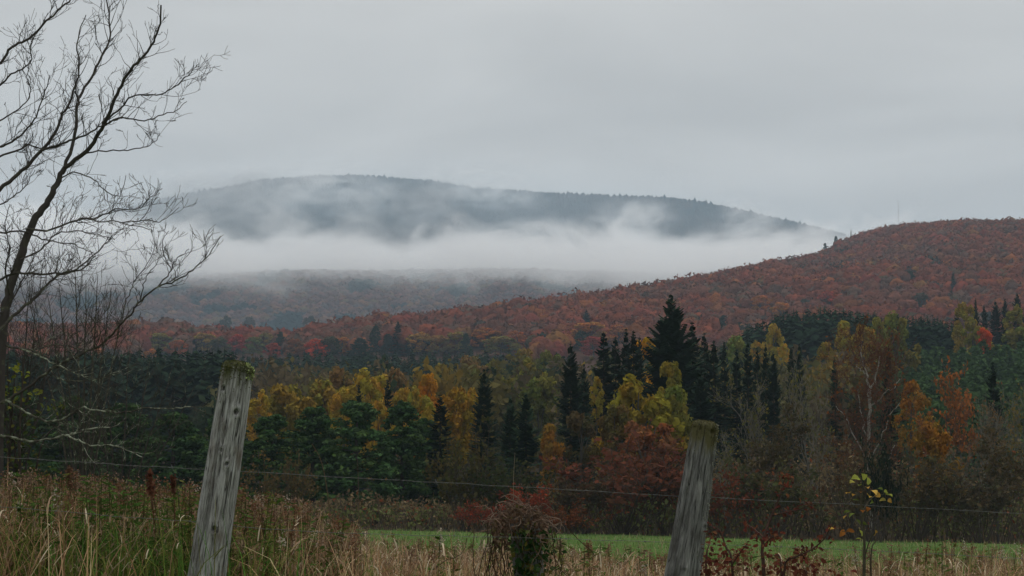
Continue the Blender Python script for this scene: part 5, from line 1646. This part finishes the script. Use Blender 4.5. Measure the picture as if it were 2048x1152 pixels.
def grass_field():
    r = np.random.default_rng(66)
    n = 40000
    pxs = r.uniform(-140, 2190, n); Yv = np.interp(pxs, [-140, 440, 1024, 1400, 2190], [8.5, 8.62, 9.3, 9.65, 10.4]) + 7.2 * r.random(n) ** 1.25 - .75 * (r.random(n) < .10); X = (pxs - 1024) / FPX * Yv
    Z = ground_z(X, Yv)
    top = np.interp(pxs, *GRASS_TOP)
    full = EYE[2] - (top - 985) / FPX * Yv - Z
    clump = fbm(X * 1.6, Yv * 1.6)
    h = np.clip(full, .22, 1.1) * r.uniform(.5, 1.0, n) * (.72 + .5 * clump)
    rare = r.random(n) < .035; h[rare] *= 1.18
    leftness = 1 - sstep(380, 760, pxs)
    straw, pink, brown, olive, green = [np.array(c) for c in ((.64, .49, .30), (.50, .31, .18), (.27, .155, .085), (.21, .22, .06), (.095, .20, .038))]
    u = r.random(n); col = np.empty((n, 3))
    patch = fbm(X * 1.1 + 40, Yv * 1.1)
    gshare = .15 + .62 * leftness * (patch > .38) + .18 * (patch > .58)
    c1 = np.where((r.random(n) < .45)[:, None], pink, np.where((r.random(n) < .66 + .12 * leftness)[:, None], brown, straw))
    c2 = np.where((r.random(n) < .5)[:, None], olive, green)
    col = np.where((u < gshare)[:, None], c2, c1) * r.uniform(.6, 1.3, (n, 1))
    mb = MB()
    B = np.stack([X, Yv, Z - .02], -1)
    P = blades(mb, r, B, h, r.uniform(0, 6.283, n), np.abs(r.normal(0, .24, n)), r.uniform(0, .9, n) * (r.random(n) < .75), r.uniform(.0022, .0058, n), col)
    # pale dead leaves curling off the stems
    k = r.choice(n, 11000, replace=False); seg = r.integers(1, 4, len(k))
    B2 = P[k, seg]; m = len(k)
    c3 = np.where((r.random(m) < .55)[:, None], np.array([.66, .55, .40]), np.array([.40, .27, .18])) * r.uniform(.65, 1.2, (m, 1))
    gl = leftness[k] * (r.random(m) < .55); c3[gl > .5] = np.array([.13, .14, .045]) * r.uniform(.7, 1.3, ((gl > .5).sum(), 1))
    blades(mb, r, B2, r.uniform(.03, .10, m), r.uniform(0, 6.283, m), r.uniform(.1, .8, m), r.uniform(.0, 1.2, m), r.uniform(.003, .009, m), c3, .6)
    # seed heads
    k = r.choice(n, 5200, replace=False)
    for q in range(6):
        c = P[k, 4] + np.stack([r.normal(size=len(k)) * .008, r.normal(size=len(k)) * .008, -r.uniform(0, .07, len(k))], -1)
        d = rot_rows(r.normal(size=(len(k), 3)) * .5 + np.array([0, 0, 1])); a = rot_rows(np.cross(d, rand_unit(r, len(k)))); s = r.uniform(.008, .020, (len(k), 1))
        quads(mb, c, a * s * .22, d * s, np.array([.27, .19, .125]) * r.uniform(.5, 1.35, (len(k), 1)))
    tag(mb.build('tall_grass', M_GRASS), 'tan and olive dead grass growing along the fence', 'grass', kind='stuff')
    # broad leaved weeds, thicker to the left
    mb = MB(); n = 1500
    pxs = np.where(r.random(n) < .72, r.uniform(-100, 720, n), r.uniform(700, 2150, n)); Yv = np.interp(pxs, [-140, 440, 1024, 1400, 2190], [8.55, 8.65, 9.3, 9.7, 10.4]) + 5.5 * r.random(n); X = (pxs - 1024) / FPX * Yv; Z = ground_z(X, Yv)
    top = np.interp(pxs, *GRASS_TOP) - 8; h = np.clip((EYE[2] - (top - 985) / FPX * Yv - Z) * r.uniform(.62, 1.04, n), .2, 1.15)
    for i in range(n):
        a = r.uniform(0, 6.283); q = r.uniform(0, .16)
        P = np.array([[X[i], Yv[i], Z[i]], [X[i] + math.cos(a) * q * .3 * h[i], Yv[i] + math.sin(a) * q * .3, Z[i] + h[i] * .5], [X[i] + math.cos(a) * q * h[i], Yv[i] + math.sin(a) * q * h[i], Z[i] + h[i]]])
        kind = r.random(); dead = kind < (.34 if pxs[i] < 420 else .5)
        sc_ = np.array([.12, .075, .045]) if dead else np.array([.07, .075, .03])
        tube(mb, P, [.0032, .0026, .0014], 4, sc_)
        m = int(30 * h[i]) + 14; t = r.uniform(.3, 1, m); c = P[0] + (P[2] - P[0]) * t[:, None]
        az = r.uniform(0, 6.283, m); d = np.stack([np.cos(az), np.sin(az), r.uniform(-.5, .5, m)], -1); d = rot_rows(d)
        L = r.uniform(.010, .032, (m, 1)) * (1.1 - .4 * t[:, None]) * (1.0 if dead else 1.45); sd = rot_rows(np.cross(d, np.array([0, 0, 1.0]) + r.normal(size=(m, 3)) * .4))
        lc = np.array([.17, .095, .055]) if dead else np.array([.06, .115, .026]) if kind < .82 else np.array([.12, .125, .035])
        quads(mb, c + d * L, sd * L * .32, d * L, lc * r.uniform(.55, 1.4, (m, 1)))
        if dead or r.random() < .4:      # fluffy spent flower head
            m = 40; t = r.uniform(.0, .16, m); c = P[2] - np.array([0, 0, 1.0]) * t[:, None] * h[i] * .8 + r.normal(size=(m, 3)) * .013
            d = rand_unit(r, m); b = rot_rows(np.cross(d, rand_unit(r, m))); s = r.uniform(.003, .007, (m, 1))
            quads(mb, c, b * s, d * s, [np.array([.24, .16, .11]), np.array([.19, .10, .06]), np.array([.42, .36, .29])][r.choice(3, p=[.56, .38, .06])] * r.uniform(.6, 1.4, (m, 1)))
    tag(mb.build('tall_weeds', M_GRASS), 'green and brown weeds with spent flower heads among the grass', 'weeds', kind='stuff')
    # the mown meadow
    n = 24000; mb = MB()
    Yv = 15.5 * (109 / 15.5) ** r.random(n); pxs = r.uniform(-150, 2200, n); X = (pxs - 1024) / FPX * Yv; Z = ground_z(X, Yv)
    pt_ = fbm(X / 3 + 7, Yv / 7)
    g0, g1, g2 = np.array([.105, .18, .05]), np.array([.165, .21, .07]), np.array([.32, .26, .15])
    col = np.where((r.random(n) < .55)[:, None], g0, g1); dry = r.random(n) < np.clip(.10 + .6 * (pt_ - .5), .05, .4) + .25 * (Yv < 26); col[dry] = g2
    blades(mb, r, np.stack([X, Yv, Z - .01], -1), r.uniform(.07, .22, n) * (1 + .5 * dry), r.uniform(0, 6.283, n), r.uniform(-.2, .5, n), r.uniform(0, .6, n), r.uniform(.006, .013, n) * (Yv / 22) ** .7, col * r.uniform(.7, 1.3, (n, 1)))
    tag(mb.build('meadow_grass', M_GRASS), 'short green meadow grass between the fence and the wood', 'grass', kind='stuff')


grass_field()


# single stalks that stand out
def stalk(name, label, pts, Y, r0, col, seed, head=None, forks=()):
    r = np.random.default_rng(seed)
    base = at(pts[0][0], pts[0][1], Y); base[2] = float(ground_z(base[0], Y)) - .02
    e = empty(name, base, label, 'stalk', 'single stalks in the grass')
    mb = MB()
    for q, f in [(pts, 1.0)] + [(z, .7) for z in forks]:
        P = resample([at(a, b, Y) - base + np.array([0, r.uniform(-.03, .03), 0]) for a, b in q], 10)
        if q is pts: P[0, 2] = 0
        tube(mb, P, np.linspace(r0, r0 * .45, 10) * f, 5, np.array(col))
    mb.build('stem', M_GRASS, e)
    if head:
        c0, c1, n, wid = head; hb = MB(); t = r.random(n); P = resample([at(a, b, Y) - base for a, b in pts], 40)
        lo = c0 + (c1 - c0) * t; c = P[np.clip((lo * 39).astype(int), 0, 39)] + r.normal(size=(n, 3)) * wid
        d = rand_unit(r, n); b = rot_rows(np.cross(d, rand_unit(r, n))); s = r.uniform(.004, .009, (n, 1))
        quads(hb, c, b * s, d * s, np.array(col) * r.uniform(.6, 1.5, (n, 1))); hb.build('seed_head', M_GRASS, e)


stalk('dock_stalk', 'rust brown dock stalk standing left of the weathered post', [(306, 1200), (306, 1050), (304, 1000), (300, 940)], 8.9, .004, (.13, .055, .035), 1, (.74, .99, 260, .008))
stalk('dock_stalk', 'rust brown dock stalk nearest the weathered post', [(352, 1200), (350, 1060), (348, 1000), (346, 950)], 9.1, .0035, (.12, .055, .036), 2, (.78, .99, 170, .006))
stalk('dock_stalk', 'tall brown dock stalk in the weeds near the left picture edge', [(144, 1200), (142, 1060), (140, 990), (138, 930)], 9.6, .0035, (.15, .085, .055), 3, (.74, .99, 200, .010))
stalk('dry_stem', 'forked pale dry stem lying over the grass left of the weathered post', [(208, 1165), (226, 1138), (250, 1112), (272, 1085), (294, 1036)], 7.6, .0036, (.30, .24, .15), 4, None, ([(226, 1138), (214, 1118), (216, 1112), (250, 1080), (290, 1040)],))
stalk('dry_stem', 'thin leaning brown stem against the dark pines right of the weathered post', [(668, 1200), (660, 1040), (650, 955), (640, 915), (625, 888)], 9.6, .0030, (.16, .12, .075), 5)
stalk('dry_stem', 'short upright dry stem close to the right side of the weathered post', [(529, 1200), (528, 1040), (529, 960), (528, 898)], 10.0, .0026, (.13, .10, .065), 6)
stalk('dry_stem', 'upright dry stem above the upper wire left of the golden poplar', [(718, 1200), (717, 1040), (716, 960), (715, 918)], 10.4, .0026, (.15, .115, .08), 7)
stalk('dry_stem', 'pale upright dry stem above the wire over the vine covered post', [(1026, 1200), (1027, 1040), (1027, 960), (1030, 905)], 10.8, .0024, (.26, .22, .16), 8)

# thin mast on the hilltop
def mast():
    Y = 1425.0; B = at(1797, 440, Y); B[2] = float(hill_z(B[0], Y))
    H = at(1797, 400, Y)[2] - B[2]
    e = empty('radio_mast', B, 'thin lattice mast standing on the red hilltop', 'mast')
    M_ = flat_mat('mast_steel', (.35, .36, .37), .6, .3)
    for a in (0, 2.094, 4.189):
        mb = MB(); tube(mb, [(math.cos(a) * .35, math.sin(a) * .35, 0), (math.cos(a) * .15, math.sin(a) * .15, H)], .03, 4); mb.build('leg', M_, e)
    mb = MB()
    for i in range(int(H / 1.5)):
        for a in (0, 2.094, 4.189):
            tube(mb, [(math.cos(a) * .3, math.sin(a) * .3, i * 1.5), (math.cos(a + 2.094) * .3, math.sin(a + 2.094) * .3, i * 1.5 + 1.5)], .015, 3)
    mb.build('bracing', M_, e)


mast()

# leaves, twigs and the like that nobody could pick apart stay one part each
for o in bpy.data.objects:
    if o.parent is not None and o.name.split('.')[0] in ('leaves', 'twigs', 'seed_head', 'vines', 'dead_leaves', 'green_leaves', 'moss', 'lichen', 'stems'):
        o['kind'] = 'stuff'
